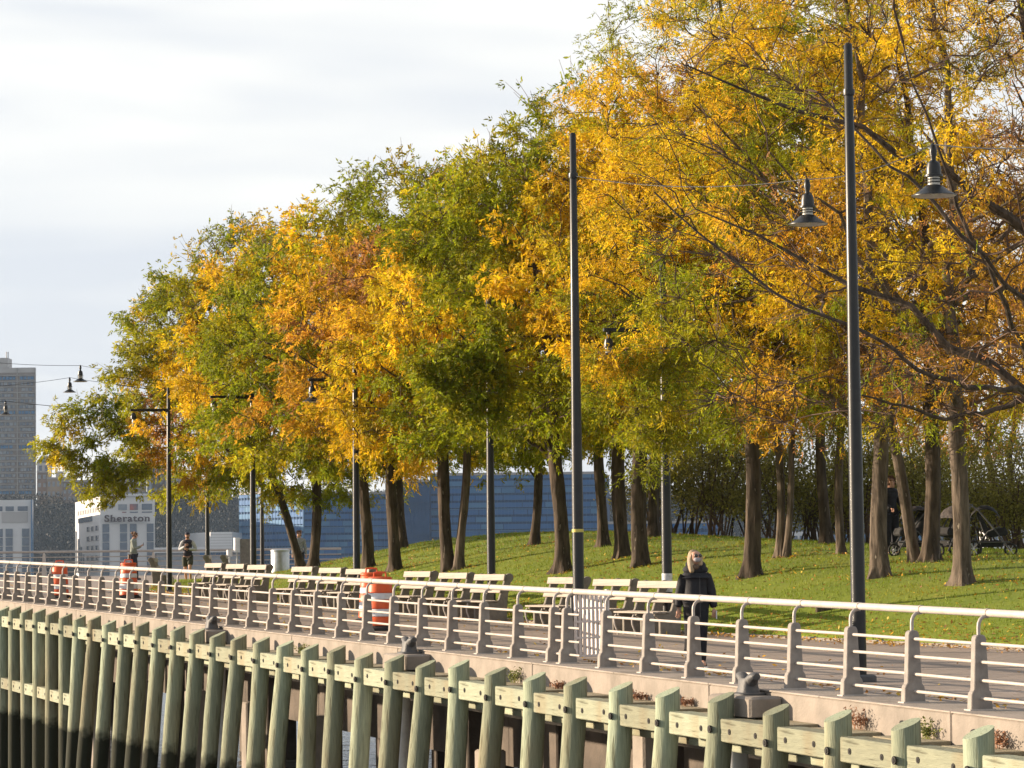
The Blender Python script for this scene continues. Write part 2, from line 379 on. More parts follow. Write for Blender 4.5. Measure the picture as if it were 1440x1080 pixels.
# ------------------------------------------------------------------ timber fender in front of the quay
FD = thing('timber_fender', Q(20, -1, -.4), 'row of pale green treated timber piles and bolted beams along the concrete quay edge', 'fender')
FL = FD.location.copy()
pile_meshes = []
for v in range(7):
    rr = random.Random(100 + v); rings = []
    zs = [0, -.16, -.34, -.6, -1.0, -1.6, -2.3, -3.1, -4.0, -5.2, -6.8]
    lean = .070 + rr.uniform(-.012, .022)
    for zi, z in enumerate(zs):
        ring = []
        for k in range(16):
            an = 2 * math.pi * k / 16
            r = (.160 + .003 * max(0, -z)) * (1 + .05 * mnoise.noise(Vector((math.cos(an) * 1.3, math.sin(an) * 1.3, z * .9 + v * 7))) * 1.6)
            lx = r * math.cos(an); ly = r * math.sin(an)
            zz = z
            if zi == 0: zz = .02 + lx * .42 + rr.uniform(-.002, .002)
            elif zi == 1: zz = z + lx * .15
            ox = -lean * max(0, -z - .3)
            oy = .02 * math.sin(z * 1.1 + v)
            ring.append((lx + ox, ly + oy * min(1, -z), zz))
        rings.append(ring)
    pile_meshes.append((MB().loft(list(reversed(rings))).mesh('pile', M['pile'], smooth=True), lean))
straight = MB().loft([[((.17) * math.cos(2*math.pi*k/16), .17 * math.sin(2*math.pi*k/16), z + (.42*.17*math.cos(2*math.pi*k/16) if z > -.1 else 0)) for k in range(16)] for z in (-6.8, -3, -1, -.3, .02)]).mesh('pile', M['pile'], smooth=True)
SP = 1.60
blockL = SP - .34
wale_me = MB().box(-.15, .15, -blockL/2, blockL/2, -.14, .14).mesh('beam_block', M['wale'], bevel=.012)
board_me = MB().box(-.21, .21, -.52, .52, -.05, .05).mesh('top_board', M['board'], bevel=.008)
rear_me = MB().box(-.12, .12, -SP/2 + .004, SP/2 - .004, -.08, .08).mesh('rear_beam', M['wale'], bevel=.01)
bolt_me = MB().lathe([(.036, -.01), (.036, .008), (.018, .008), (.018, .014)], 10).mesh('bolt', M['hole'])
bracket_me = MB().box(-.06, .06, -.09, .09, -.16, .1).mesh('steel_bracket', M['iron'], bevel=.01)
K0, K1 = -5, 41
for k in range(K0, K1):
    s = -1.76 + k * SP + R.uniform(-.03, .03)
    dz = R.uniform(-.035, .035)
    if k >= 28: me = straight
    else: me = pile_meshes[R.randrange(7)][0]
    p = place('pile', me, FD, Q(s, -1.0, -.10 + dz) - FL, (R.uniform(-.01, .01), R.uniform(-.012, .012), QA + R.uniform(-.03, .03)))
    b = place('bolt', bolt_me, p, (-.176, -.05, -.36), (0, -math.pi/2, 0), (1.3, 1.3, 1.3))
    sm = s + SP / 2
    h1 = -.44 + R.uniform(-.012, .012)
    wb = place('beam_block', wale_me, FD, Q(sm, -.93, h1) - FL, (PS, 0, QA + R.uniform(-.006, .006)))
    for q in (-1, 1): place('bolt', bolt_me, wb, (-.151, q * (.37 + R.uniform(-.04, .04)), R.uniform(-.02, .02)), (0, -math.pi/2, 0))
    place('top_board', board_me, FD, Q(sm - .1, -.57, -.355 + R.uniform(-.008, .008)) - FL, (PS, 0, QA + R.uniform(-.01, .01)))
    place('rear_beam', rear_me, FD, Q(sm, -.62, -.66) - FL, (PS, 0, QA))
    if k >= 27:
        wb = place('beam_block', wale_me, FD, Q(sm, -.95, -2.07) - FL, (PS, 0, QA))
        for q in (-1, 1): place('bolt', bolt_me, wb, (-.151, q * .4, 0), (0, -math.pi/2, 0))

# concrete and pipe supports beneath the deck
ucol = MB().cham(-.2, .2, -.2, .2, -7, 0, .03).mesh('deck_column', M['concrete'])
ucol2 = MB().cham(-.2, .2, -.2, .2, -7, 0, .03).mesh('deck_column', M['concreteshade'])  # rear columns in the shade-darkened concrete
upip = MB().lathe([(.16, -7), (.16, 0)], 20).mesh('pipe_pile', mat('white_pipe', (.66, .67, .68), (.52, .53, .55), 5, .5), smooth=True)
bw = MB().box(4.0, 4.3, .01, 6.39, -2.6, -.9).mesh('back_wall', M['concreteshade'])  # wall colour darkened to stand in for under-deck shade
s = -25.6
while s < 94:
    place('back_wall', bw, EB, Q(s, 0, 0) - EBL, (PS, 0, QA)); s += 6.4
SUP = empty('deck_supports', Q(20, 2, -1)); tag(SUP, kind='structure'); SL = SUP.location.copy()
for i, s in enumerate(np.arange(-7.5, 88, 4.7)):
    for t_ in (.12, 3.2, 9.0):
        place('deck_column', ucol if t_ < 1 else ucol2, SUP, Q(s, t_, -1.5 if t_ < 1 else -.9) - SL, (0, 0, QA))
for px, yy in ((555, 49.6), (1027, 37.2), (90, 75.0), (272, 60.5)):
    s_, t_ = st(*at(px, 900, yy).xy); place('pipe_pile', upip, SUP, Q(s_, -.62, -.5) - SL)
place('deck_column', ucol, SUP, Q((43.0 - Q0.y) / QD.y - 3, -.5, -.72) - SL, (0, 0, QA))

# ------------------------------------------------------------------ railing
RL = thing('quay_railing', Q(20, 0, .02), 'cream painted pipe railing on tapered concrete posts along the quay edge', 'railing')
RLL = RL.location.copy()
def post_mesh():
    m = MB()
    # profile in (local x = across the railing, z)
    poly = [(-.135, 0), (-.125, .17), (-.112, .20), (-.092, .22), (-.068, .77), (-.058, .80), (-.035, .82), (.035, .82), (.058, .80), (.068, .77), (.092, .22), (.112, .20), (.125, .17), (.135, 0)]
    m.prism(poly, -.05, .05); return m.mesh('post', M['post'], bevel=.008)
post_me = post_mesh()
plate_me = MB().box(-.16, .16, -.07, .07, -.004, .014).mesh('base_plate', M['rail'])
neck_me = MB().tube([(0, 0, .80), (0, 0, .90), (.005, 0, .945), (.025, 0, .985), (.055, 0, 1.012), (.10, 0, 1.02), (.13, 0, 1.02)], .021, 10).mesh('gooseneck', M['pipe'], smooth=True)
joint_me = MB().lathe([(.049, -.02), (.049, .02)], 16).mesh('collar', M['pipe'], smooth=True)
edge_me = MB().box(-.142, -.137, -.043, .043, .0, .17).mesh('edge_trim', M['rail'])
ks = [k * 1.535 for k in range(-4, 9)] + [12.81 + 1.535 * k for k in range(0, 42)]
def xtube(a, b, r, name, par, n=10, m=None):
    m = m or M['rail']
    a = Q(*a); b = Q(*b); d = b - a
    key = (name, round(d.length, 3), r)
    if key not in xtube.c:
        xtube.c[key] = MB().tube([(0, 0, 0), (0, 0, d.length)], r, n).mesh(name, m, smooth=True)
    o = place(name, xtube.c[key], par, a - RLL, d.to_track_quat('Z', 'Y').to_euler()); return o
xtube.c = {}
bars_h = (.15, .345, .545, .745)
for i, s in enumerate(ks):
    p = place('post', post_me, RL, Q(s, 0, .02) - RLL, (0, 0, QA))
    place('base_plate', plate_me, p); place('gooseneck', neck_me, p)
    c_ = place('collar', joint_me, RL, Q(s, .12, 1.075) - RLL, (-math.pi/2 + PS, 0, QA))
    if i + 1 < len(ks):
        s2 = ks[i + 1]
        xtube((s + .002, .12, 1.075), (s2 - .002, .12, 1.075), .043, 'handrail', RL, 14)
        if i == 11: 
            for h in bars_h: xtube((s2 - .5, 0, h), (s2, 0, h), .017, 'bar', RL)
            continue
        for h in bars_h: xtube((s, 0, h + R.uniform(-.004, .004)), (s2, 0, h), .019, 'bar', RL)
# gate leaf swung inland, plus its latch post
ga, gb = at(808, 880, 44.6), at(852, 880, 44.9)
gz0 = G * 44.6
GT = thing('railing_gate', (ga.x, ga.y, gz0), 'small white slatted gate standing open in the quay railing', 'gate')
gd = (Vector((gb.x, gb.y)) - Vector((ga.x, ga.y))); gang = math.atan2(gd.y, gd.x); gl = gd.length
GT.rotation_euler = (0, 0, gang)
for za, zb in ((1.02, 1.06), (.09, .125)): MB().box(0, gl, -.02, .02, za, zb).build('gate_rail', M['gatewhite'], GT, bevel=.004)
for hh in (.36, .60, .80): MB().box(0, gl, -.028, -.021, hh, hh + .03).build('gate_strap', M['gatewhite'], GT)
slm = MB().box(-.019, .019, -.018, .018, .127, 1.018).mesh('gate_slat', M['gatewhite'])
for i in range(8): place('gate_slat', slm, GT, (.02 + i * (gl - .04) / 7, 0, 0))
MB().box(gl + .002, gl + .05, -.03, .03, .02, 1.09).build('gate_stile', M['gatewhite'], GT, bevel=.005)
LP_ = at(808, 920, 46.0)
lt = thing('latch_post', (at(805.5, 900, 45.2).x, 45.2, G * 45.2), 'short dark steel latch post with padlock chain beside the white gate', 'post')
MB().lathe([(.035, 0), (.035, 1.0), (.02, 1.03)], 12).build('pipe', M['iron'], lt, smooth=True)
MB().lathe([(.06, .62), (.075, .66), (.07, .74), (.05, .78)], 12).build('lock_box', M['black'], lt, smooth=True)
ch = MB()
for i in range(14): ch.lathe([(.042, .06 + i * .04), (.046, .075 + i * .04), (.042, .09 + i * .04)], 8)
ch.build('chain', M['iron'], lt)

# ------------------------------------------------------------------ mooring bollards on pads
def bollard(px, py, label):
    # pad on the edge beam, protruding over the fender
    Yb = None
    for yy in np.arange(30, 90, .05):
        p = at(px, py, yy); s, t = st(p.x, p.y)
        if t > -.55: break
    s, t = st(p.x, p.y)
    pad = empty('bollard_pad', Q(s, -.52, -.10), QA); tag(pad, 'grey concrete pad under the ' + label.split(' on ')[0].replace('grey iron mooring bollard ', 'bollard '), 'concrete pad', 'bollard pads on the quay edge')
    MB().cham(-.28, .17, -.62, .62, -.19, .055, .03).build('pad_block', M['concrete'], pad, smooth=True)
    b = thing('mooring_bollard', Q(s, -.53, -.043), label, 'bollard', 'mooring bollards on the quay edge', QA); b.scale = (.86, .88, .70)
    m = MB()
    # base flange, waisted body spreading to two horns along the quay
    rings = []
    for z, hx, hy in ((0, .22, .24), (.03, .22, .24), (.045, .15, .17), (.16, .125, .14), (.24, .12, .16), (.29, .10, .17)):
        rings.append([(hx * math.copysign(abs(math.cos(a)) ** .6, math.cos(a)), hy * math.copysign(abs(math.sin(a)) ** .6, math.sin(a)), z) for a in [2*math.pi*k/20 for k in range(20)]])
    m.loft(rings)
    m.build('body', M['iron'], b, smooth=True)
    for sg in (-1, 1):
        h = MB(); h.tube([(0, sg * .04, .16), (0, sg * .10, .25), (0, sg * .18, .315), (0, sg * .27, .33), (0, sg * .29, .328)], [.09, .10, .085, .07, .05], 12)
        h.build('horn', M['iron'], b, smooth=True)
    return b
bollard(1052, 985, 'grey iron mooring bollard nearest the camera on its concrete pad below the woman')
bollard(574, 915, 'grey iron mooring bollard right of the striped orange drums on its concrete pad')
bollard(297, 880, 'grey iron mooring bollard farthest away, below the benches right of the jogger')

# ------------------------------------------------------------------ lawn mound, kerb, grass, litter
xs = np.arange(-26, 40, .5); ys = np.arange(36, 116, .5)
vs = []; idx = {}; fs = []
def lz(x, y):
    s, t = st(x, y); d = t - tfoot(s)
    if d < 0: return None
    return gz(x, y) + .02 * mnoise.noise(Vector((x * .7, y * .7, 0)))
# strips in quay coordinates so the lawn's edge is clean
dd = [0, .06, .3, .7] + [1.2 + .6 * i for i in range(70)]
sl_ = [2 + .7 * i for i in range(150)]
vs = []; cnt = 0
for s in sl_:
    for d in dd:
        p = Q(s, tfoot(s) + d)
        e = .0 if d == 0 else .035
        vs.append((p.x, p.y, G * p.y + mound(p.x, p.y) * (0 if d == 0 else 1) + e + (.03 * mnoise.noise(Vector((p.x * .8, p.y * .8, 0))) if d > .2 else 0)))
nd = len(dd)
def okq(s, d):
    p = Q(s, tfoot(s) + d); 
    return p.y < 110 and p.x > -11.6 - .35 * d
fs = []
for i in range(len(sl_) - 1):
    for j in range(nd - 1):
        if okq(sl_[i + 1], dd[j]) : a = i * nd + j; fs.append((a, a + 1, a + nd + 1, a + nd))
lawn = MB().add(vs, fs).build('lawn', M['lawn'], smooth='all'); tag(lawn, kind='structure')
# kerb stones along the lawn
kerb_me = MB().box(-.09, .09, -.46, .46, -.05, .045).mesh('kerb_stone', M['soil'], bevel=.012)
KB = empty('kerb', Q(20, 5.8)); tag(KB, kind='structure'); KL = KB.location.copy()
s = 4.0
while s < 66:
    a = Q(s, tfoot(s) - .1); b = Q(s + .93, tfoot(s + .93) - .1); d = b - a
    place('kerb_stone', kerb_me, KB, (a + b) / 2 - KL, (0, 0, math.atan2(d.y, d.x) - math.pi/2)); s += .935

def sample_lawn(n, dmax=13, smin=4, smax=72, power=1.0):
    s = rng.uniform(smin, smax, n); d = rng.uniform(0, 1, n) ** power * dmax
    out = []
    for a, b in zip(s, d):
        p = Q(a, tfoot(a) + b)
        if p.x < -11.5 - .35 * b or p.y > 108: continue
        out.append((p.x, p.y, G * p.y + mound(p.x, p.y) + .03 + .03 * mnoise.noise(Vector((p.x * .8, p.y * .8, 0)))))
    return np.array(out)
P = sample_lawn(46000); P = np.repeat(P, 3, axis=0); P[:, :2] += rng.normal(0, .035, (len(P), 2)); P[:, 2] -= .02
D = unit(np.stack([rng.normal(0, .35, len(P)), rng.normal(0, .35, len(P)), np.ones(len(P))], 1)); ang = rng.uniform(0, np.pi, len(P))
W = np.stack([np.cos(ang), np.sin(ang), 0 * ang], 1)
gn = np.array([mnoise.noise(Vector((float(p[0]) * .5, float(p[1]) * .5, 3))) for p in P[::3]]).repeat(3)
cg = np.array([.175, .235, .015])[None] * (1 + .35 * rng.uniform(-1, 1, (len(P), 1))) + np.clip(gn, 0, 1)[:, None] * np.array([.16, .05, .01])
gm = quad_cloud('grass', P, D, W, rng.uniform(.05, .11, len(P)), rng.uniform(.006, .012, len(P)), cg, M['grass'], tri=True)
tag(place('grass', gm), 'short green grass blades over the lawn mound', 'grass', kind='stuff')
# fallen leaves: on the lawn, thicker along the kerb, and a few on the pavement
P1 = sample_lawn(7000); P2 = sample_lawn(5200, 1.3, power=1.5)
P3 = np.array([tuple(Q(s, tfoot(s) - .22 - abs(d) * .35, .012)) for s, d in zip(rng.uniform(4, 66, 3600), rng.normal(0, 1, 3600))])
P4 = np.array([tuple(Q(s, t, .012)) for s, t in zip(rng.uniform(0, 80, 700), rng.uniform(.5, 5.6, 700))])
P5 = np.array([tuple(Q(s, t, .03)) for s, t in zip(rng.uniform(0, 50, 1000), .38 + np.abs(rng.normal(0, .07, 1000)))])
P6 = []
for px_, py_ in ((427, 800), (441, 801), (516, 801), (553, 804), (633, 804), (753, 768), (790, 806), (873, 786), (902, 798), (1060, 813), (1100, 786), (1240, 813), (1300, 793), (1350, 825)):
    b_ = hit(px_, py_)
    for q in range(150):
        x_ = b_.x + R.gauss(.25, .65); y_ = b_.y + R.gauss(0, .65); P6.append((x_, y_, gz(x_, y_) + .03))
P6 = np.array(P6)
P = np.concatenate([P1, P2, P3, P4, P5, P6]); P[:, 2] += .025; n = len(P)
D = unit(rng.normal(0, 1, (n, 3)) * np.array([1, 1, .35])); W = unit(np.cross(D, rng.normal(0, .4, (n, 3)) + np.array([0, 0, 1])))
cl = np.array([[.55, .30, .03], [.42, .19, .05], [.30, .17, .07], [.60, .40, .06]])[rng.integers(0, 4, n)]
lm = quad_cloud('fallen_leaves', P, D, W, rng.uniform(.05, .10, n), rng.uniform(.012, .025, n), cl, M['litter'])
tag(place('fallen_leaves', lm), 'scattered yellow and brown fallen leaves on lawn and pavement edge', 'leaves', kind='stuff')

# ------------------------------------------------------------------ weeds growing at the edge beam
def weed(px, py, t, hgt, m, label, n=26, h=-.3):
    for yy in np.arange(28, 90, .05):
        p = at(px, py, yy); s, tt = st(p.x, p.y)
        if tt > t: break
    base = Q(s, t, h); o = thing('weed', base, label, 'weed', 'weeds sprouting along the quay edge'); mb = MB(); lf = MB()
    for i in range(n):
        d = Vector((R.gauss(0, .45), R.gauss(0, .45), 1)).normalized() * hgt * R.uniform(.5, 1.1)
        b0 = Vector((R.gauss(0, .05), R.gauss(0, .05), 0)); mid = b0 + d * .5 + Vector((0, 0, .02)); mb.tube([b0, mid, b0 + d], [.003, .0025, .001], 3)
        for q in range(9):
            c = b0.lerp(b0 + d, R.uniform(.3, 1)); a = Vector((R.gauss(0, 1), R.gauss(0, 1), R.gauss(0, .7))).normalized() * .022; bb = a.cross(Vector((R.gauss(0,1), R.gauss(0,1), R.gauss(0,1)))).normalized() * .009
            lf.add([c, c + a + bb, c + a * 2, c + a - bb], [(0, 1, 2, 3)])
    mb.build('stem', m, o); lf.build('leaf_tuft', m, o)
weed(1208, 1005, -.45, .28, M['weeddry'], 'reddish dry weed tuft in the third fender gap from the right edge')
weed(1304, 1018, -.45, .26, M['weed'], 'green leafy weed between two dry tufts near the right edge')
weed(1403, 1030, -.45, .2, M['weeddry'], 'reddish dry weed tuft nearest the right edge of the fender')
weed(723, 938, -.45, .24, M['weed'], 'yellow green weed sprig below the double gate posts')
weed(428, 893, -.45, .22, M['weed'], 'pale weed sprig on the fender left of the striped drums')
weed(900, 966, -.45, .12, M['weeddry'], 'low dry weed patch in the fender gap left of the woman')
weed(785, 945, -.45, .12, M['weeddry'], 'low dry weed patch below the open gate')
weed(968, 978, -.45, .12, M['weeddry'], 'low dry weed patch directly below the woman', 20)

# ------------------------------------------------------------------ benches
def bench_proto():
    o = empty('park_bench', (0, 0, 0))
    # local x = inland (bench faces -x, the river), y along the quay; length 1.9
    Lb = .93
    prof = [(-.02, 0), (.36, 0), (.40, .10), (.36, .30), (.35, .42), (.42, .62), (.46, .74), (.50, .80), (.555, .835), (.60, .82), (.615, .77), (.59, .73),
            (.545, .735), (.50, .70), (.40, .40)]
    prof = [(.04, 0), (.44, 0), (.45, .30), (.47, .55), (.52, .78), (.57, .86), (.60, .92), (.58, .98), (.52, 1.01), (.45, .99), (.41, .92), (.38, .80), (.31, .60), (.27, .47), (.22, .415), (-.05, .415), (-.07, .37), (.04, .30)]
    sup = MB().prism(prof, -.045, .045).mesh('support', M['support'], bevel=.01)
    leg = MB().tube([(-.10, 0, .38), (-.14, 0, .30), (-.13, 0, .2), (-.09, 0, .1), (-.065, 0, 0)], .018, 8).mesh('front_leg', M['armpaint'], smooth=True)
    arm = MB().tube([(-.06, 0, .40), (-.08, 0, .50), (.0, 0, .58), (.1, 0, .60), (.3, 0, .60)], .014, 8).mesh('arm', M['armpaint'], smooth=True)
    for y in (-.85, 0, .85):
        place('support', sup, o, (0, y, 0)); place('front_leg', leg, o, (0, y, 0))
    seat = MB().box(-.038, .038, -Lb, Lb, -.016, .016).mesh('seat_slat', M['slat'], bevel=.004)
    for i, (x, z) in enumerate(((-.08, .425), (.01, .428), (.10, .428), (.19, .432))): place('seat_slat', seat, o, (x, 0, z), (0, 0, 0))
    bk = MB().box(-.016, .016, -Lb, Lb, -.066, .066).mesh('back_slat', M['slat'], bevel=.004)
    for x, z, a in ((.30, .665, .3), (.385, .925, .2)): place('back_slat', bk, o, (x, 0, z), (0, a, 0))
    return o
bp_ = bench_proto()
bench_spec = [(930, 'park bench in front of the pole with the torn white sticker'), (864, 'park bench directly behind the open white gate'), (797, 'park bench left of the tall pole by the gate'),
              (689, 'park bench just left of the dark pole at the middle of the promenade'), (637, 'park bench in the middle of the trio right of the striped drums'), (586, 'park bench just right of the striped orange drums'),
              (501, 'park bench behind the dark pole left of the striped drums'), (462, 'park bench in the middle of the trio left of the drums'), (422, 'park bench below the crooked pair of trunks'),
              (358, 'park bench at the foot of the slim pole right of the jogger'), (327, 'park bench in the middle of the trio right of the jogger'), (296, 'park bench closest to the jogger')]
first = True
for px, lb in bench_spec:
    dx = (px - 720) / F
    Yb = (17.24 + 1.067 * 5.15) / (dx + .3725)
    s = (Yb - Q0.y) / QD.y - QN.y * 5.15 / QD.y + .95
    loc = Q(s, 5.05, 0)
    if first: bp_.location = loc; bp_.rotation_euler = (0, 0, QA); b = bp_; first = False; tag(b, lb, 'bench', 'park benches facing the river')
    else: b = dup(bp_, loc, QA, lb)
for px, Yb, lb in ((311, 104, 'park bench seen from behind beyond the jogger, left one'), (335, 104, 'park bench seen from behind near the grey pillar'), (236, 98, 'dark park bench end beside the first pole at the left')):
    p = at(px, 790, Yb); dup(bp_, (p.x, p.y, G * Yb), QA + math.pi - .3, lb)

# ------------------------------------------------------------------ lamp poles
def shade_parts(par, dz=0, x=0, y=0, sc_=1.0, bulb=False):
    lm_ = empty('lamp_head', (x, y, dz)); lm_.parent = par
    def b(name, mb, m): 
        o = mb.build(name, m, lm_, smooth=True); o.scale = (sc_,) * 3; return o
    if bulb:
        b('socket', MB().lathe([(.02, 0), (.07, -.05), (.09, -.12), (.09, -.2), (.05, -.21)], 14), M['black'])
        b('bulb', MB().lathe([(.04, -.212), (.05, -.26), (.045, -.4), (.02, -.43)], 12), M['glass_lamp']); return lm_
    b('cap', MB().lathe([(.012, .12), (.03, .10), (.045, .02), (.03, -.04), (.03, -.07), (.07, -.10), (.085, -.17), (.085, -.23), (.105, -.235), (.105, -.255)], 20), M['black'])
    b('glass', MB().lathe([(.068, -.257), (.068, -.345)], 16), M['glass_lamp'])
    for z in (-.28, -.312): b('ring', MB().lathe([(.10, z), (.105, z - .006), (.10, z - .012), (.09, z - .006)], 20, cap=False), M['black'])
    b('shade', MB().lathe([(.075, -.347), (.10, -.36), (.16, -.41), (.25, -.462), (.25, -.47)], 28, cap=False), M['black'])
    b('reflector', MB().lathe([(.07, -.36), (.15, -.418), (.243, -.468)], 28, cap=False), M['lampwhite'])
    b('bulb', MB().lathe([(.03, -.37), (.05, -.40), (.045, -.45), (.01, -.47)], 12), M['glass_lamp'])
    return lm_
def pole(x, y, H, r0, r1, label, arm=None, bulb=False, group='dark lamp poles along the promenade', extra=None):
    o = thing('lamp_pole', (x, y, G * y), label, 'lamp pole', group)
    MB().lathe([(r0 * 1.0, .0), (r0, .3), (r0 * .98, H * .3), ((r0 + r1) / 2, H * .6), (r1, H - .03), (r1 * .6, H)], 20).build('shaft', M['black'], o, smooth=True)
    MB().cham(-.2, .2, -.2, .2, 0, .09, .02).build('base_plate', M['iron'], o)
    if arm:
        a = empty('cross_arm', (0, 0, arm)); a.parent = o; a.rotation_euler = (0, 0, QA + math.pi)
        MB().prism([(.04, -.05), (.04, .05), (1.2, .03), (1.2, -.04)], -.04, .04).build('arm_beam', M['black'], a, bevel=.01)
        MB().tube([(.05, 0, .75), (1.12, 0, .05)], .010, 6).build('stay_rod', M['black'], a)
        lm_ = shade_parts(o, arm - .08, -QN.x * 1.1, -QN.y * 1.1, 1.0, bulb)
    return o
def tpole(px, t, H, r0, r1, label, **kw):
    dx = (px - 720) / F; Y = (17.24 + t * 1.067) / (dx + .3725)
    x = dx * Y; return pole(x, Y, H, r0, r1, label, **kw), x, Y
p1, x1, y1 = tpole(1202, 1.6, 8.35, .095, .055, 'tallest dark pole at the right, rising nearly to the top of the photo')
p2, x2, y2 = tpole(810, 1.6, 8.4, .092, .052, 'tall dark pole behind the open gate with a yellow band')
MB().lathe([(.095, 1.93), (.096, 1.98)], 20).build('yellow_band', mat('yellow_tape', (.6, .5, .12), None, 9, .5), p2, smooth=True)
for pp, hh in ((p1, 7.7), (p2, 7.7)): MB().lathe([(.075, hh - .04), (.08, hh), (.075, hh + .04)], 14).build('clamp', M['black'], pp, smooth=True)
p3, _, _ = tpole(934.5, 5.7, 6.9, .095, .06, 'dark pole with a torn white sticker just left of the woman', arm=5.6)
MB().lathe([(.097, .78), (.098, .95), (.098, 1.12)], 20).build('torn_sticker', mat('sticker_white', (.7, .7, .72), (.35, .36, .38), 9, .6, c3=(.05, .05, .05)), p3, smooth=True)
tpole(688, 5.7, 6.9, .09, .055, 'dark pole between two trios of benches in the middle', arm=5.6)
tpole(499, 5.8, 6.9, .09, .055, 'dark pole left of the striped orange drums', arm=5.6)
tpole(354, 5.95, 6.9, .088, .05, 'dark pole with crossarm standing right of the jogger', arm=5.6, bulb=True)
tpole(236, 5.95, 6.3, .085, .05, 'leftmost dark pole with crossarm between the two people', arm=5.6, bulb=True)
for px, Y, H, lb in ((292, 108, 6.9, 'slimmer dark pole close to the right of the jogger'), (369, 114, 5.8, 'thin grey pole beside the metal bin')):
    p = at(px, 800, Y); pole(p.x, Y, H, .08, .05, lb)
# catenary wires with hanging shades
def wire(name, pts, r, label):
    a = Vector(pts[0]); o = thing(name, a, label, 'wire')
    sm = []
    for p, q in zip(pts, pts[1:]):
        for i in range(8):
            u_ = i / 8; sm.append(Vector(p).lerp(Vector(q), u_) - a - Vector((0, 0, .25 * 4 * u_ * (1 - u_) * (Vector(q) - Vector(p)).length / 12)))
    sm.append(Vector(pts[-1]) - a); MB().tube(sm, r, 5).build('cable', M['black'], o); return o
la = at(1312, 203, 36.8); lb_ = at(1135, 252, 42.0); lend = at(1700, 165, 29.5)
off, ox, oy = pole(lend.x, 29.5, lend.z - G * 29.5 + .5, .095, .055, 'dark pole just outside the right edge carrying the lamp wire'), 0, 0
wire('lamp_wire', [(x2, y2, G * y2 + 7.7), lb_ , la, lend], .007, 'thin wire carrying the two shaded lamps across the right half')
for p, lb in ((la, 'shaded lamp hanging right of the tallest pole'), (lb_, 'shaded lamp hanging left of the tallest pole')):
    o = thing('hanging_lamp', p, lb, 'lamp', 'shaded lamps hanging on wires'); shade_parts(o, -.12, 0, 0, 1.12)
    MB().tube([(0, 0, 0), (0, 0, -.13)], .012, 6).build('hook', M['black'], o)
A = at(113, 514, 104); B = at(98, 531, 110); C_ = at(8, 564, 112)
lw = at(-90, 500, 104); rw = at(292, 520, 108)
wire('lamp_wire', [lw, A, at(236, 520, 100)], .008, 'upper thin wire crossing the sky at the far left')
wire('lamp_wire', [at(-90, 546, 110), B, at(292, 546, 108)], .008, 'middle thin wire crossing in front of the tower block')
wire('lamp_wire', [at(-90, 562, 112), C_, at(292, 572, 108)], .012, 'lower thin wire crossing in front of the tower block')
for p, lb, s_ in ((A, 'shaded lamp highest at the left, against the sky', 1.0), (B, 'shaded lamp touching the leaf tips at the left', .95), (C_, 'shaded lamp in front of the grey tower block at the left edge', .9)):
    o = thing('hanging_lamp', p, lb, 'lamp', 'shaded lamps hanging on wires'); shade_parts(o, -.1, 0, 0, s_)

# ------------------------------------------------------------------ construction drums
def drum(px, py, label, t=None, Y=None, sc_=1.0):
    if Y is None:
        Y = CAMZ * F / (py - (728.6 - (px - 720) * .01134))
    p = at(px, py, Y)
    o = thing('traffic_drum', (p.x, Y, G * Y), label, 'traffic drum', 'orange and white traffic drums'); o.scale = (sc_,) * 3
    MB().lathe([(.36, .0), (.36, .05), (.31, .07), (.30, .09)], 24).build('base', M['rubber'], o, smooth=True)
    seg = [(.092, .27, 'orange'), (.272, .42, 'whiteband'), (.422, .60, 'orange'), (.602, .73, 'whiteband'), (.732, .985, 'orange')]
    for a, b, m in seg:
        ra = .29 - .06 * a; rb = .29 - .06 * b
        MB().lathe([(ra - .012, a), (ra, a + .014), (rb, b - .014), (rb - .012, b)], 24).build('band', M[m], o, smooth=True)
    MB().lathe([(.225, .987), (.24, .995), (.24, 1.03), (.20, 1.05)], 24).build('lid', M['orange'], o, smooth=True)
    MB().tube([(-.12, 0, 1.04), (-.11, 0, 1.13), (0, 0, 1.14), (.11, 0, 1.13), (.12, 0, 1.04)], .02, 6).build('handle', M['orange'], o, smooth=True)
    return o
drum(535, 886, 'nearest orange and white striped drum with lid handle behind the railing')
drum(523, 874, 'orange and white drum partly hidden behind the nearest drum')
drum(181, 841, 'orange and white drum behind the person with the phone', sc_=.97)
drum(84, 841, 'leftmost orange and white drum near the left edge', sc_=.95)

# ------------------------------------------------------------------ far end of the pier: railing, bin, pillars
er = thing('end_railing', (0, FAR - .6, G * FAR), 'low pipe railing across the far end of the pier', 'railing')
ex0, ex1 = at(-60, 800, FAR - .6).x, at(480, 800, FAR - .6).x
pm = MB().prism([(-.11, 0), (-.09, .25), (-.05, .88), (-.02, .95), (.02, .95), (.05, .88), (.09, .25), (.11, 0)], -.05, .05).mesh('post', M['rail'])
for px in (-92, 62, 216, 369): place('post', pm, er, (at(px, 800, FAR - .6).x, 0, 0))
for h, r in ((1.0, .05), (.78, .022), (.58, .022), (.38, .022), (.18, .022)):
    MB().tube([(ex0, 0, h), (ex1, 0, h)], r, 6).build('bar', M['pipe'], er, smooth=True)
def bin_(px, Y, r, h, lb):
    p = at(px, 800, Y); o = thing('metal_bin', (p.x, Y, gz(p.x, Y)), lb, 'litter bin')
    MB().lathe([(r, 0), (r, h), (r * .96, h + .02)], 24).build('body', M['steel'], o, smooth=True)
    MB().lathe([(r * 1.05, h - .02), (r * 1.05, h + .03), (r * .8, h + .06), (r * .5, h + .06)], 24).build('rim', M['steel'], o, smooth=True)
bin_(394, 106, .33, .92, 'round brushed metal bin left of the leaning trunk')
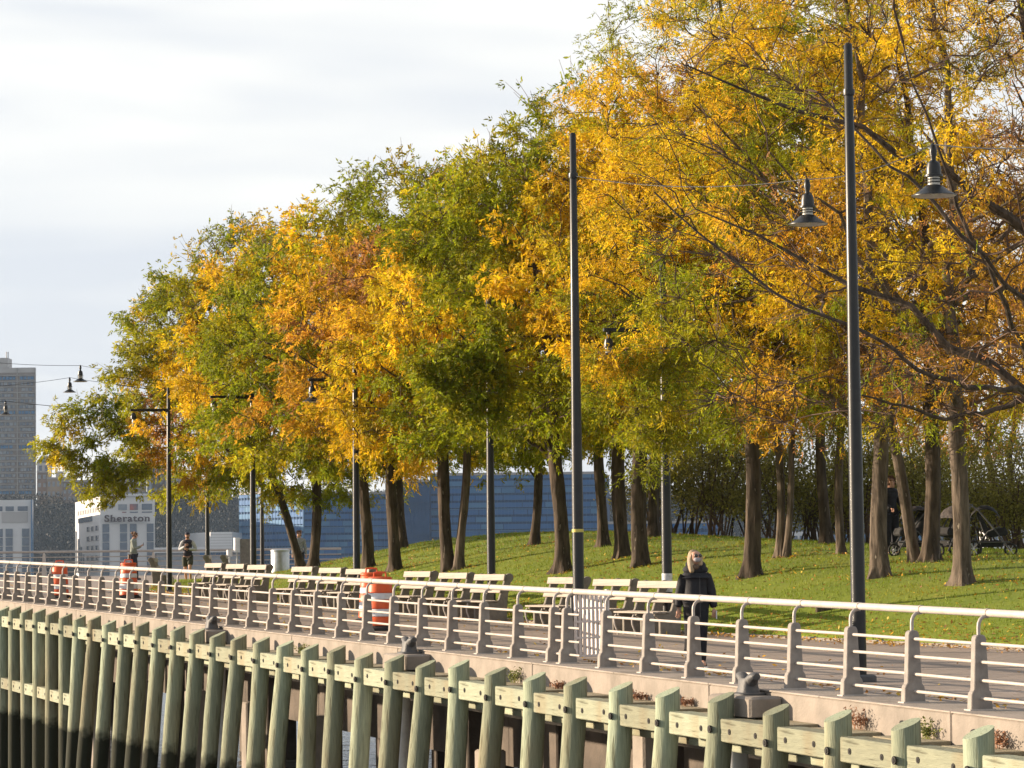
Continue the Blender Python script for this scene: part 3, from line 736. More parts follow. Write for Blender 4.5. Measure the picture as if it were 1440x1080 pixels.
p = at(345, 800, 112); o = thing('information_pillar', (p.x, 112, G * 112), 'grey brown square pillar with white discs left of the slim pole', 'pillar')
MB().cham(-.18, .18, -.15, .15, 0, 1.5, .02).build('shaft', M['support'], o)
MB().lathe([(.13, 1.0), (.13, 1.55)], 16, (-.3, -.1)).build('white_canister', M['whiteband'], o, smooth=True)
MB().tube([(-.3, -.1, 0), (-.3, -.1, 1.0)], .03, 8).build('stem', M['steel'], o)
MB().lathe([(.11, .85), (.11, 1.1)], 14, (-.58, -.1)).build('white_canister', M['whiteband'], o, smooth=True)
MB().tube([(-.58, -.1, 0), (-.58, -.1, .85)], .03, 8).build('stem', M['steel'], o)
# ------------------------------------------------------------------ trees
GREEN = np.array([.185, .225, .009]); OLIVE = np.array([.33, .305, .011]); YEL = np.array([.70, .45, .016]); ORA = np.array([.57, .31, .025]); BRN = np.array([.33, .16, .055])
def frontY(px): 
    pts = [(0, 100), (300, 96), (420, 95), (560, 82), (700, 72), (800, 68), (950, 62), (1060, 58), (1250, 52), (1440, 46)]
    return float(np.interp(px, [a for a, _ in pts], [b for _, b in pts]))
anch = []
for c, lst in ((0, [(190,450),(120,600),(170,640),(250,380),(330,350),(420,420),(440,560),(400,520),(470,350),(640,330),(680,420),(620,560),(740,560),(760,220),(720,170),(960,450),(1000,520),(880,590),(950,620),(1100,120),(1080,230),(1300,420),(1150,480),(1350,620),(560,320),(500,330),(430,330),(405,385),(290,370),(480,300),(260,430),(230,480),(470,345),(500,300),(450,370),(530,330),(1020,290),(850,100),(940,20),(1000,600),(820,600),(1250,600),(700,260),(660,600),(450,640),(1400,640),(1200,560),(1120,170),(900,470),(590,380),(380,620)]),
               (1, [(300,480),(290,580),(260,540),(470,290),(490,260),(430,300),(510,400),(500,370),(350,380),(440,290),(530,250),(560,600),(770,380),(780,440),(820,300),(850,400),(870,530),(900,300),(950,210),(1000,130),(1080,60),(930,110),(1050,400),(1150,390),(1240,320),(1320,330),(1200,40),(1370,50),(980,340),(1200,220),(1340,120),(1260,400),(640,500),(600,470),(330,440),(1010,230),(1300,240),(800,250),(860,240)]),
               (3, [(75,625),(100,600),(130,560),(110,640),(160,660),(150,610),(195,570),(200,640),(180,480),(215,430),(170,700)]),
               (2, [(545,410),(540,480),(455,600),(1120,490),(1090,580),(1400,220),(1300,480),(1400,400),(1430,100),(650,190),(1000,380),(240,600),(1230,480),(1180,300),(960,160),(1420,300),(690,200),(1350,480)])):
    for px, py in lst: anch.append((*at(px, py, frontY(px)), c))
anch = np.array(anch)
PAL = [GREEN, YEL, ORA, BRN]
def clump_color(c, rg, bias=None):
    d = np.linalg.norm((anch[:, :3] - c[None]) * np.array([1, .12, 1]), axis=1) * rg.uniform(.93, 1.07, len(anch))
    k = int(anch[int(np.argmin(d)), 3])
    u = rg.uniform()
    if k == 3: col = (OLIVE * .8 + GREEN * .2) if u < .7 else (OLIVE * .5 + YEL * .5 if u < .85 else GREEN)
    elif k == 0: col = GREEN * .75 + OLIVE * .25 if u < .6 else (OLIVE if u < .93 else YEL * .4 + OLIVE * .6)
    elif k == 1: col = YEL if u < .5 else (YEL * .6 + ORA * .4 if u < .62 else (YEL * .5 + OLIVE * .5 if u < .82 else OLIVE))
    else: col = ORA if u < .5 else (YEL * .5 + ORA * .5 if u < .75 else BRN)
    return col * rg.uniform(.7, 1.25), k
def tree(base, H, Rr, tr, label, lean=(0, 0), fork=3.0, nclump=240, nleaf=360, seed=0, bark='bark', sparse=False, crown_off=(0, 0), dark=False, name='locust_tree', group='locust trees on the lawn mound', leafscale=1.0, cbase=3.0, fixed=None, extra_limbs=(), extra_clumps=()):
    rg = np.random.default_rng(seed); base = Vector(base)
    near = base.y < 64; wsc = 1.0 if near else 1.45; leafscale = .86 if near else 1.12; nleaf = int(nleaf * (1.12 if near else .98))
    o = thing(name, base, label, 'tree', group)
    lean = Vector((lean[0], lean[1], 0)); top = Vector((crown_off[0], crown_off[1], 0))
    T = MB()
    # trunk
    zs = [-.15, 0, .1, .22, .4, .65, .95] + list(np.linspace(1.25, fork, 9)) 
    pts = []
    for z in zs: pts.append(Vector((lean.x * max(0, z) + .05 * math.sin(z * 1.3 + seed), lean.y * max(0, z) + .05 * math.cos(z * 1.1 + seed), z)))
    ntr = 26; rings = []
    for z, p in zip(zs, pts):
        fl = .9 + .42 * math.exp(-max(0, z) * 4.5) - .12 * min(1, z / fork)
        ring = []
        for k in range(ntr):
            a = 2 * math.pi * k / ntr
            rr = tr * fl * (1 + .13 * mnoise.noise(Vector((math.cos(a) * 1.5, math.sin(a) * 1.5, z * .8 + seed * 3.1))) + .16 * mnoise.noise(Vector((math.cos(a) * 5, math.sin(a) * 5, z * 2.2 + seed))) + (.42 * max(0, math.cos(a * 4 + seed + .6 * math.sin(a))) ** 1.5 * math.exp(-max(0, z) * 6)))
            ring.append(p + Vector((math.cos(a), math.sin(a), 0)) * rr)
        rings.append(ring)
    T.loft(rings)
    fp = pts[-1]
    lim = MB(); nodes = []; nrad = []
    def curve(a, b, c, r0, r1, n=6, sides=6, mb=None, wob=.08):
        prev = []; 
        for i in range(n + 1):
            u_ = i / n; p = a * (1 - u_) ** 2 + b * 2 * u_ * (1 - u_) + c * u_ ** 2
            if 0 < i < n: p = p + Vector((rg.normal(0, wob), rg.normal(0, wob), rg.normal(0, wob)))
            prev.append(p)
        rad = [r0 + (r1 - r0) * i / n for i in range(n + 1)]
        (mb or lim).tube(prev, rad, sides, cap=False); return prev, rad
    # leader and main limbs
    nl = 6 if Rr > 3 else 4
    ctr = fp + top
    ld, rd = curve(fp - Vector((0, 0, .1)), fp + Vector((rg.normal(0, .3), rg.normal(0, .3), (H - fork) * .5)), Vector((ctr.x * .8, ctr.y * .8, H * .93)), tr * .74, .03, 10, 8)
    nodes += ld; nrad += rd
    a0 = rg.uniform(0, 6.28)
    for i in range(nl):
        a = a0 + i * 2 * math.pi / nl + rg.normal(0, .25); el = rg.uniform(.45, .9)
        tgt = Vector((ctr.x + math.cos(a) * Rr * rg.uniform(.65, .85), ctr.y + math.sin(a) * Rr * rg.uniform(.65, .85), fork + (H - fork) * rg.uniform(.18, .62)))
        st_ = ld[int(rg.integers(0, 4))]
        mid = st_ + Vector((math.cos(a) * Rr * .30, math.sin(a) * Rr * .30, (tgt.z - st_.z) * .5 + .1))
        c_, r_ = curve(st_, mid, tgt, tr * rg.uniform(.32, .5), .012, 8, 7); nodes += c_; nrad += r_
    for lst, r0 in extra_limbs:
        pl = [Vector(q) - base for q in lst]
        p2 = [pl[0]]
        for a_, b_ in zip(pl, pl[1:]):
            L_ = (b_ - a_).length
            for q in (1, 2, 3): 
                c_ = a_.lerp(b_, q / 3); p2.append(c_ + (Vector((rg.normal(0, .035), rg.normal(0, .03), rg.normal(0, .035))) * L_ if q < 3 else Vector((0, 0, 0))))
        pl = p2; r0 *= .62
        lim.tube(pl, [r0 + (.014 - r0) * i / (len(pl) - 1) for i in range(len(pl))], 8, cap=False); nodes += pl; nrad += [r0 * .7] * len(pl)
    NP = np.array([tuple(n_) for n_ in nodes]); NR = np.array(nrad)
    # clumps
    cl = []
    cz = cbase; hh = H - cz
    tries = 0
    while len(cl) < nclump and tries < 60000:
        tries += 1
        u_ = rg.uniform(0, 1); z = cz + hh * u_
        prof = math.sin(math.pi * (.16 + .84 * u_) ** .80) ** .55 if u_ < 1 else 0
        ang = rg.uniform(0, 6.28); rmax = Rr * max(.12, prof) * (1 + .22 * mnoise.noise(Vector((math.cos(ang) * 1.4, math.sin(ang) * 1.4, z * .35 + seed * 5))))
        rad = rmax * rg.uniform(0, 1) ** .42
        c = np.array([ctr.x * (.3 + .7 * u_) + math.cos(ang) * rad, ctr.y * (.3 + .7 * u_) + math.sin(ang) * rad, z])
        if cl and np.min(np.linalg.norm(np.array(cl) - c, axis=1)) < .5: continue
        cl.append(c)
    cl0 = [np.array(at(*e)) - np.array(base) + rg.normal(0, .12, 3) for e in extra_clumps]; cl += cl0
    cl = np.array(cl); order = np.argsort(np.linalg.norm(cl - np.array([fp.x, fp.y, fork + hh * .3]), axis=1)); cl = cl[order]
    tw = MB()
    Pl = []; Dl = []; Cl = []; Wl = []
    gbase = np.array(base)
    exs = {tuple(np.round(e, 4)) for e in cl0}
    for c in cl:
        dist = np.linalg.norm(NP - c, axis=1) + np.maximum(0, NP[:, 2] - c[2]) * .8
        j = int(np.argmin(dist)); a = Vector(NP[j]); cv = Vector(c)
        mid = a.lerp(cv, .5) + Vector((0, 0, .12 * (cv - a).length))
        r0 = min(.045, NR[j] * .7)
        cc, rr = curve(a, mid, cv, max(.014, r0), .010, 4, 4, tw, .05)
        NP = np.vstack([NP, [tuple(q) for q in cc[1:]]]); NR = np.concatenate([NR, rr[1:]])
        out = unit((c - np.array([ctr.x * .5, ctr.y * .5, cz + hh * .25]))[None])[0]
        col, kk = clump_color(c + gbase, rg)
        if fixed is not None: col = fixed * rg.uniform(.75, 1.25); kk = 0
        dens = (1.7 if base.y > 90 else 1.25) if tuple(np.round(c, 4)) in exs else 1.0
        if kk == 2: dens = .8
        topness = (c[2] - cz) / hh
        if topness > .9: dens *= .75
        if sparse: dens *= .34 if rg.uniform() < .75 else .9
        nt_ = 7 if not sparse else 9
        for q in range(nt_):
            d = out * .9 + rg.normal(0, .75, 3); d[2] = d[2] * .55 + (.1 if topness < .85 else .75); d = d / np.linalg.norm(d)
            ln = rg.uniform(.38, .85) * (1.25 if topness > .88 else 1.0)
            e = c + d * ln; 
            if rg.uniform() < (1.0 if (sparse or topness > .88) else .6):
                tw.tube([Vector(c), Vector(c + d * ln * .5) + Vector((rg.normal(0, .04), rg.normal(0, .04), rg.normal(0, .04))), Vector(e)], [.009, .007, .004], 3, cap=False)
            m_ = int(nleaf / nt_ * dens * rg.uniform(.6, 1.4))
            if m_ <= 0: continue
            u_ = rg.uniform(.15, 1.05, m_)[:, None]
            nf_ = max(1, m_ // 6); m_ = nf_ * 6; u_ = rg.uniform(.1, 1.05, nf_)[:, None]
            p = c + d * ln * u_ + rg.normal(0, .09, (nf_, 3)) * (1.2 - .4 * u_) - np.array([0, 0, .06]) * u_
            ra = unit(d * .6 + np.array([0, 0, -.45]) + rg.normal(0, .5, (nf_, 3))); sd_ = unit(np.cross(ra, rg.normal(0, 1, (nf_, 3))))
            jj = np.tile(np.arange(6), nf_)[:, None]; ra = np.repeat(ra, 6, 0); sd_ = np.repeat(sd_, 6, 0) * np.where(jj % 2, 1, -1)
            p = np.repeat(p, 6, 0) + ra * (jj // 2) * .055 + np.array([0, 0, -.006]) * jj
            dr = ra * .8 + sd_ * .62 + rg.normal(0, .12, p.shape) + np.array([0, 0, -.12])
            Pl.append(p); Dl.append(dr); Cl.append(col * np.repeat(rg.uniform(.7, 1.3, (nf_, 1)), 6, 0) * (1 + rg.normal(0, .06, (m_, 3))))
    mb = M[bark]
    T.build('trunk', mb, o, smooth=True)
    lim.build('limbs', mb, o, smooth=True)
    tw.build('branches', M['twig'], o)
    if Pl:
        Pp = np.concatenate(Pl); Dd = unit(np.concatenate(Dl)); Cc = np.clip(np.concatenate(Cl), .005, .9)
        Ww = unit(np.cross(Dd, rg.normal(0, 1, Pp.shape)))
        n = len(Pp)
        me = quad_cloud('crown', Pp, Dd, Ww, rg.uniform(.07, .13, n) * leafscale, rg.uniform(.010, .017, n) * leafscale * wsc, Cc, M['leaf'])
        place('crown', me, o)
    tree.count += len(cl) ; tree.q += n if Pl else 0
    return o
tree.count = 0; tree.q = 0
#     px   py   r    lean          H     R    fork  kw
TS = [(427, 800, .17, (-.34, 0), 9.1, 4.2, 3.2, 'leaning trunk at the left end of the lawn, first of the crossed pair', dict(crown_off=(-1.5, 0), nclump=300, cbase=2.2, extra_clumps=[(px_, py_, 94) for px_, py_ in ((80, 622), (105, 610), (130, 600), (150, 640), (120, 650), (175, 670), (160, 700), (205, 655), (100, 590), (140, 560), (175, 600), (200, 620), (225, 640), (70, 630), (150, 575), (95, 640), (115, 575), (130, 625), (165, 620), (190, 600), (210, 560), (150, 670), (185, 680), (140, 690), (130, 660), (185, 560), (215, 590), (170, 655), (110, 635), (145, 665), (235, 600), (240, 560), (215, 520), (190, 520))])),
      (441, 801, .19, (.03, .1), 10.5, 4.8, 3.4, 'upright tree whose foot touches the leaning trunk at the left', dict(crown_off=(-1.2, 0))),
      (516, 801, .20, (-.03, 0), 9.4, 5.2, 3.3, 'tree directly right of the dark pole that stands left of the drums', {}),
      (553, 804, .19, (0, 0), 9.3, 5.0, 3.1, 'knobbly tree with its foot behind the bench right of the drums', dict(crown_off=(.3, -.5))),
      (566, 767, .16, (-.02, .02), 8.8, 4.6, 3.2, 'dark trunk on the mound just behind the knobbly tree', dict(nclump=130)),
      (633, 804, .20, (-.07, 0), 10.3, 5.2, 3.2, 'thicker trunk of the close pair in the middle of the lawn', {}),
      (648, 802, .14, (.05, .05), 9.2, 4.2, 3.4, 'thinner trunk of the close pair, leaning slightly right', dict(nclump=110, bark='barkpale')),
      (753, 768, .15, (.03, 0), 8.9, 4.6, 2.8, 'small tree high on the mound against the blue glass building', dict(nclump=140)),
      (790, 806, .22, (-.04, 0), 9.6, 5.4, 3.0, 'tree left of the tall pole by the gate, with a low limb to the left', dict(nclump=240, extra_clumps=[(px_, py_, 61.8) for px_, py_ in ((688, 480), (680, 500), (695, 510), (690, 530), (675, 545), (700, 550), (688, 570), (670, 580), (705, 585), (655, 560), (660, 520), (690, 455), (685, 430), (630, 540), (640, 580), (715, 530), (615, 560), (612, 515), (622, 530), (605, 530), (616, 545), (630, 510), (640, 505), (687, 470), (689, 495), (686, 520), (688, 545), (688, 590), (684, 410), (692, 395))])),
      (845, 771, .17, (0, 0), 9.2, 4.8, 3.2, 'slim dark trunk right of the tall pole by the gate, high on the mound', dict(nclump=140)),
      (873, 786, .21, (0, 0), 10.2, 5.0, 3.4, 'left trunk of the two thick ones left of the sticker pole', dict(nclump=200, crown_off=(0, -.5))),
      (902, 798, .22, (0, 0), 10.8, 4.7, 3.4, 'right trunk of the two thick ones left of the sticker pole', dict(nclump=240)),
      (922, 757, .18, (0, 0), 10.4, 4.6, 3.4, 'tree half hidden behind the sticker pole at the top of the mound', dict(nclump=110)),
      (1060, 813, .20, (-.01, 0), 13.0, 3.5, 3.1, 'thick tree right behind the woman', dict(nclump=240, extra_clumps=[(px_, py_, 53.2) for px_, py_ in ((905, 500), (925, 490), (945, 500), (925, 530), (940, 560), (915, 575), (935, 600), (950, 620), (920, 620), (900, 540), (960, 530), (850, 505), (845, 520), (860, 515), (840, 500), (852, 530), (934, 520), (936, 545), (933, 470), (937, 610), (934, 585), (938, 415), (930, 380), (885, 600), (965, 585), (870, 520), (850, 540), (980, 560), (930, 460), (940, 430), (925, 400), (932, 640), (912, 455), (955, 470))])),
      (1097, 786, .11, (.0, 0), 11.0, 4.4, 3.4, 'pale slender trunk of a forked pair right of the woman', dict(nclump=110, bark='barkpale')),
      (1103, 786, .09, (.10, 0), 10.0, 3.8, 3.6, 'leaning half of the forked pair right of the woman', dict(nclump=60, bark='barkpale')),
      (1159, 767, .16, (0, 0), 12.0, 4.6, 3.4, 'almost black trunk left of the tallest pole at the top of the mound', dict(nclump=110)),
      (1182, 781, .11, (.02, 0), 11.5, 4.4, 3.4, 'slim lit trunk touching the tallest pole on its left', dict(nclump=100, bark='barkpale')),
      (1240, 813, .20, (0, 0), 13.0, 5.0, 2.9, 'rough barked tree just right of the tallest pole', dict(nclump=200, bark='barkpale')),
      (1292, 793, .14, (-.20, 0), 11.5, 4.4, 3.2, 'curved leaning trunk left of the stroller', dict(nclump=110, bark='barkpale', crown_off=(-.6, 0))),
      (1309, 793, .20, (.02, 0), 12.5, 5.0, 3.4, 'upright trunk joined at the foot with the curved one', dict(nclump=170)),
      (1350, 825, .20, (.01, 0), 13.0, 5.2, 3.4, 'rough tree in front of the black stroller', dict(nclump=190, bark='barkpale')),
      (1419, 772, .14, (-.18, 0), 11.5, 4.6, 3.4, 'left one of two slanting trunks at the right edge', dict(nclump=110)),
      (1436, 772, .13, (-.10, 0), 11.5, 4.6, 3.4, 'right one of two slanting trunks at the right edge', dict(nclump=110))]
for i, (px, py, r, lean, H, Rr, fork, lb, kw) in enumerate(TS):
    b = hit(px, py); r *= .92; kw = dict(kw); oc = kw.get('crown_off', (0, 0))
    if py > 780: kw['crown_off'] = (oc[0] - .75, oc[1] - 1.1); Rr += .35
    ex = []
    if px == 790: ex = [([b + Vector((-.1, 0, 2.6)), b + Vector((-.5, 0, 3.0)), b + Vector((-1.1, -.1, 3.35)), b + Vector((-1.9, -.2, 3.6)), b + Vector((-3.0, -.3, 4.2))], .085)]
    if px == 427: ex = [([b + Vector((-1.0, 0, 3.0)), b + Vector((-1.9, -.3, 2.95)), b + Vector((-2.6, -.4, 2.85)), b + Vector((-3.2, -.4, 3.1)), b + Vector((-4.2, -.3, 3.3))], .09)]
    if px == 553: ex = [([b + Vector((-.05, 0, 2.6)), b + Vector((-.4, 0, 3.2)), b + Vector((-.9, -.1, 3.5)), b + Vector((-1.8, -.2, 4.0))], .09)]
    if px == 753: ex = [([b + Vector((0, 0, 1.9)), b + Vector((-.35, 0, 2.5)), b + Vector((-.8, -.1, 2.75)), b + Vector((-1.6, -.2, 2.95))], .05)]
    if px == 1240: ex = [([b + Vector((-.05, 0, 2.9)), b + Vector((-.7, -.1, 3.3)), b + Vector((-1.7, -.3, 4.0)), b + Vector((-3.0, -.6, 4.6)), b + Vector((-4.4, -.8, 5.2))], .08)]
    tree(b, H, Rr, r, lb, lean, fork, seed=11 + i, extra_limbs=ex, **kw)
# tall tree whose crown tops the left skyline, and the half bare foreground tree beyond the right edge
b = hit(1492, 860)
fx = lambda px, py, Y: at(px, py, Y)
tree(b, 13.5, 6.5, .24, 'half bare tree just beyond the right edge reaching orange branches into view', (-.02, 0), 3.2, seed=91, nclump=330, nleaf=150, sparse=True, bark='bark', crown_off=(-1.2, -.6),
     extra_limbs=[([b + Vector((0, 0, 2.8)), fx(1450, 560, 49), fx(1400, 575, 49), fx(1330, 590, 48.5), fx(1270, 570, 48), fx(1210, 555, 47.5)], .10),
                  ([b + Vector((0, 0, 3.4)), fx(1440, 490, 49), fx(1400, 400, 48), fx(1345, 290, 47.5), fx(1320, 210, 47), fx(1270, 60, 47)], .10),
                  ([b + Vector((0, 0, 3.2)), fx(1430, 545, 48), fx(1360, 545, 47), fx(1290, 520, 46.5), fx(1240, 480, 46), fx(1120, 430, 46), fx(1010, 350, 46), fx(920, 270, 46)], .085),
                  ([b + Vector((0, 0, 4.0)), fx(1440, 420, 47), fx(1350, 330, 46), fx(1300, 270, 46), fx(1230, 210, 46), fx(1150, 130, 46)], .08)])
# shrubs and thicket behind the mound on the right
SH = [(930, 87), (968, 89), (1010, 86), (1050, 90), (1090, 87), (1135, 88), (1175, 91), (1215, 86), (1262, 90), (1300, 86), (1345, 92), (1392, 90), (1432, 86), (1470, 90)]
for i, (px, Y) in enumerate(SH):
    p = at(px, 765, Y); z = gz(p.x, Y)
    rg = np.random.default_rng(500 + i)
    o = thing('shrub', (p.x, Y, z), 'olive scraggly shrub of the hedge behind the mound, %s' % ['left end by the thick trunks', 'behind the sticker pole', 'left of the woman head', 'behind the thick tree', 'behind the forked pair', 'right of the forked pair', 'behind the black trunk', 'behind the tallest pole', 'behind the rough barked tree', 'behind the curved trunk', 'behind the stroller', 'right of the stroller', 'at the slanting trunks', 'beyond the right edge'][i], 'shrub', 'hedge shrubs behind the mound')
    stt = MB(); Pl = []; Cl = []; Dl = []
    for k in range(15):
        a = rg.uniform(0, 6.28); e = Vector((math.cos(a) * rg.uniform(.3, 1.2), math.sin(a) * rg.uniform(.3, 1.0), rg.uniform(1.8, 3.6))); s0 = Vector((rg.normal(0, .25), rg.normal(0, .2), -.1))
        stt.tube([s0, s0.lerp(e, .35) + Vector((rg.normal(0, .15), 0, .1)), s0.lerp(e, .7) + Vector((rg.normal(0, .12), 0, .1)), e], [.035, .028, .018, .006], 4, cap=False)
        for q in range(5):
            c0 = s0.lerp(e, rg.uniform(.25, .95)); e2 = c0 + Vector((rg.normal(0, .5), rg.normal(0, .4), rg.uniform(0, .6))); stt.tube([c0, e2], [.010, .004], 3, cap=False)
            m_ = int(rg.uniform(40, 110)); Pl.append(np.array(e2) + rg.normal(0, .24, (m_, 3))); Dl.append(rg.normal(0, 1, (m_, 3)) + np.array([0, 0, -.4])); Cl.append(np.array([.24, .21, .045]) * rg.uniform(.6, 1.5, (m_, 1)))
    stt.build('stems', M['twig'], o)
    Pp = np.concatenate(Pl); Dd = unit(np.concatenate(Dl)); n = len(Pp)
    me = quad_cloud('foliage', Pp, Dd, unit(np.cross(Dd, rg.normal(0, 1, (n, 3)))), rg.uniform(.06, .12, n), rg.uniform(.02, .035, n), np.clip(np.concatenate(Cl), .01, .5), M['leaf'])
    place('foliage', me, o)


# ------------------------------------------------------------------ people
M['skin'] = mat('skin', (.52, .30, .21), (.46, .25, .17), 12, .55)
M['blond'] = mat('blond_hair', (.44, .33, .20), (.27, .19, .11), 30, .5, .5, 60, stretch=(3, 3, .3))
M['brownhair'] = mat('brown_hair', (.16, .075, .035), (.09, .045, .02), 30, .5)
M['coat'] = mat('black_coat', (.012, .012, .015), (.022, .022, .026), 9, .75, .4, 18)
M['trouser'] = mat('black_trousers', (.010, .010, .013), (.016, .016, .02), 9, .85)
M['maskc'] = mat('grey_mask', (.26, .25, .28), (.38, .37, .38), 40, .8)
M['shoe'] = mat('dark_trainer', (.03, .03, .035), (.05, .05, .05), 9, .6)
M['sole'] = mat('white_sole', (.7, .7, .7), (.6, .6, .6), 9, .6)
M['scarf'] = mat('brown_scarf', (.13, .09, .06), (.09, .06, .04), 20, .9)
M['lens'] = mat('sunglass_lens', (.01, .01, .01), (.02, .015, .012), 9, .12, spec=.8)
def skin_mesh(name, verts, edges, radii, m, parent, root=0, sub=2, tmp=[]):
    me = bpy.data.meshes.new(name); me.from_pydata([tuple(v) for v in verts], edges, [])
    o = bpy.data.objects.new(name, me); COL.objects.link(o)
    o.modifiers.new('skin', 'SKIN'); 
    for i, r in enumerate(radii):
        r = r if hasattr(r, '__len__') else (r, r)
        me.skin_vertices[0].data[i].radius = r; me.skin_vertices[0].data[i].use_root = (i == root)
    md = o.modifiers.new('sub', 'SUBSURF'); md.levels = sub; md.render_levels = sub
    dg = bpy.context.evaluated_depsgraph_get(); nm = bpy.data.meshes.new_from_object(o.evaluated_get(dg))
    nm.materials.clear(); nm.materials.append(m); nm.polygons.foreach_set('use_smooth', [True] * len(nm.polygons)); nm.name = name
    o.modifiers.clear(); o.data = nm; bpy.data.meshes.remove(me)
    if parent: o.parent = parent
    return o
def chain(pts, rad):
    return pts, [(i, i + 1) for i in range(len(pts) - 1)], rad
def ell(name, c, r, m, parent, n=16, rot=None, zcut=None):
    bm = bmesh.new(); bmesh.ops.create_uvsphere(bm, u_segments=n, v_segments=n // 2 + 2, radius=1)
    if zcut is not None:
        bmesh.ops.delete(bm, geom=[v for v in bm.verts if v.co.z < zcut], context='VERTS')
    me = bpy.data.meshes.new(name); bm.to_mesh(me); bm.free(); me.materials.append(m); me.polygons.foreach_set('use_smooth', [True] * len(me.polygons))
    return place(name, me, parent, c, rot, r)
def person(base, J, label, cloth, sc_=1.0, rz=0, sleeves='coat'):
    """J: joints in metres, figure faces -Y. Body is one skinned surface; clothes are children."""
    o = thing('person', base, label, 'person', None, rz); o.scale = (sc_,) * 3
    V = lambda k: Vector(J[k])
    names = ['pelvis', 'waist', 'chest', 'neckbase', 'neck', 'shL', 'elL', 'wrL', 'shR', 'elR', 'wrR', 'hipL', 'knL', 'anL', 'hipR', 'knR', 'anR', 'toeL', 'toeR', 'head0', 'head1', 'head2']
    pts = [V('pelvis'), V('waist'), V('chest'), V('neckbase'), V('neck'), V('shL'), V('elL'), V('wrL'), V('shR'), V('elR'), V('wrR'), V('hipL'), V('knL'), V('anL'), V('hipR'), V('knR'), V('anR'), V('toeL'), V('toeR')]
    hd = V('head'); f = Vector(J.get('face', (0, -1, 0))).normalized()
    pts += [hd + Vector((0, 0, -.07)) + f * .015, hd, hd + Vector((0, 0, .06)) - f * .01]
    E = [(0, 1), (1, 2), (2, 3), (3, 4), (3, 5), (5, 6), (6, 7), (3, 8), (8, 9), (9, 10), (0, 11), (11, 12), (12, 13), (0, 14), (14, 15), (15, 16), (13, 17), (16, 18), (4, 19), (19, 20), (20, 21)]
    rad = [(.13, .10), (.115, .09), (.13, .10), (.08, .07), .052, .052, .042, .026, .052, .042, .026, .085, .055, .036, .085, .055, .036, .034, .034, (.058, .062), (.077, .09), (.066, .075)]
    skin_mesh('body', pts, E, rad, M['skin'], o)
    # head details
    side = f.cross(Vector((0, 0, 1))).normalized(); up = Vector((0, 0, 1))
    ez = hd + up * .01 + f * .078
    for sg in (-1, 1):
        ell('ear', hd + side * sg * .074 + up * -.005, (.012, .018, .03), M['skin'], o, 8)
        ell('eye', ez + side * sg * .03, (.014, .008, .009), M['lens'], o, 8)
    skin_mesh('nose', [hd + f * .08 + up * .015, hd + f * .098 - up * .02], [(0, 1)], [.009, .014], M['skin'], o, sub=1)
    ell('mouth', hd + f * .083 - up * .05, (.022, .008, .007), mat('lips', (.35, .12, .1), None, 9, .6), o, 8)
    # hands: palm and five separate fingers
    for a, b in (('elL', 'wrL'), ('elR', 'wrR')):
        w = V(b); d = Vector(J.get('hand' + b[-1], tuple(w - V(a)))).normalized(); lat = d.cross(f).normalized() if abs(d.dot(f)) < .9 else side; nrm = d.cross(lat).normalized()
        vv = [w, w + d * .045, w + d * .085]; ee = [(0, 1), (1, 2)]; rr_ = [(.022, .018), (.036, .016), (.036, .013)]
        skin_mesh('palm', vv, ee, rr_, M['skin'], o, sub=1)
        for k, (off, ln) in enumerate(((-.028, .055), (-.010, .068), (.010, .064), (.028, .048))):
            p0 = w + d * .07 + lat * off; skin_mesh('finger', [p0, p0 + d * ln * .55 + nrm * .004, p0 + d * ln * .85 + nrm * .02, p0 + d * ln + nrm * .036], [(0, 1), (1, 2), (2, 3)], [.009, .0085, .008, .006], M['skin'], o, sub=1)
        p0 = w + d * .025 - lat * .03; skin_mesh('thumb', [p0, p0 + d * .03 - lat * .02 + nrm * .01, p0 + d * .055 - lat * .018 + nrm * .025], [(0, 1), (1, 2)], [.012, .010, .008], M['skin'], o, sub=1)
    # trousers
    tm, full = cloth['legs']
    lp = [V('pelvis') + Vector((0, 0, .06)), V('hipL'), V('knL'), V('anL') - Vector((0, 0, .055)), V('hipR'), V('knR'), V('anR') - Vector((0, 0, .05))]
    if full: skin_mesh('trousers', lp, [(0, 1), (1, 2), (2, 3), (0, 4), (4, 5), (5, 6)], [(.15, .12), .115, .09, .07, .115, .09, .07], tm, o)
    else:
        lp[2] = lp[1].lerp(lp[2], .8); lp[5] = lp[4].lerp(lp[5], .8)
        skin_mesh('shorts', [lp[i] for i in (0, 1, 2, 4, 5)], [(0, 1), (1, 2), (0, 3), (3, 4)], [(.15, .12), .11, .10, .11, .10], tm, o)
    # upper garment
    um, sm_, hem = cloth['top']
    tp = [V('pelvis') + Vector((0, 0, hem)), V('pelvis') + Vector((0, 0, max(hem + .12, .05))), V('waist'), V('chest'), V('neckbase'), V('shL'), V('elL'), V('wrL'), V('shR'), V('elR'), V('wrR')]
    k = cloth.get('bulk', 1.0)
    rr_ = [(.17 * k, .135 * k), (.165 * k, .13 * k), (.15 * k, .125 * k), (.165 * k, .13 * k), (.12, .11), .082 * k, .062 * k, .046 * k, .078 * k, .062 * k, .046 * k]
    if sm_ is um:
        skin_mesh('jacket', tp, [(0, 1), (1, 2), (2, 3), (3, 4), (4, 5), (5, 6), (6, 7), (4, 8), (8, 9), (9, 10)], rr_, um, o, root=2)
    else:
        skin_mesh('vest', tp[:5], [(0, 1), (1, 2), (2, 3), (3, 4)], rr_[:5], um, o, root=2)
        for q in ((4, 5, 6, 7), (4, 8, 9, 10)):
            skin_mesh('sleeve', [tp[i] for i in q], [(0, 1), (1, 2), (2, 3)], [.07, .072, .058, .042], sm_, o)
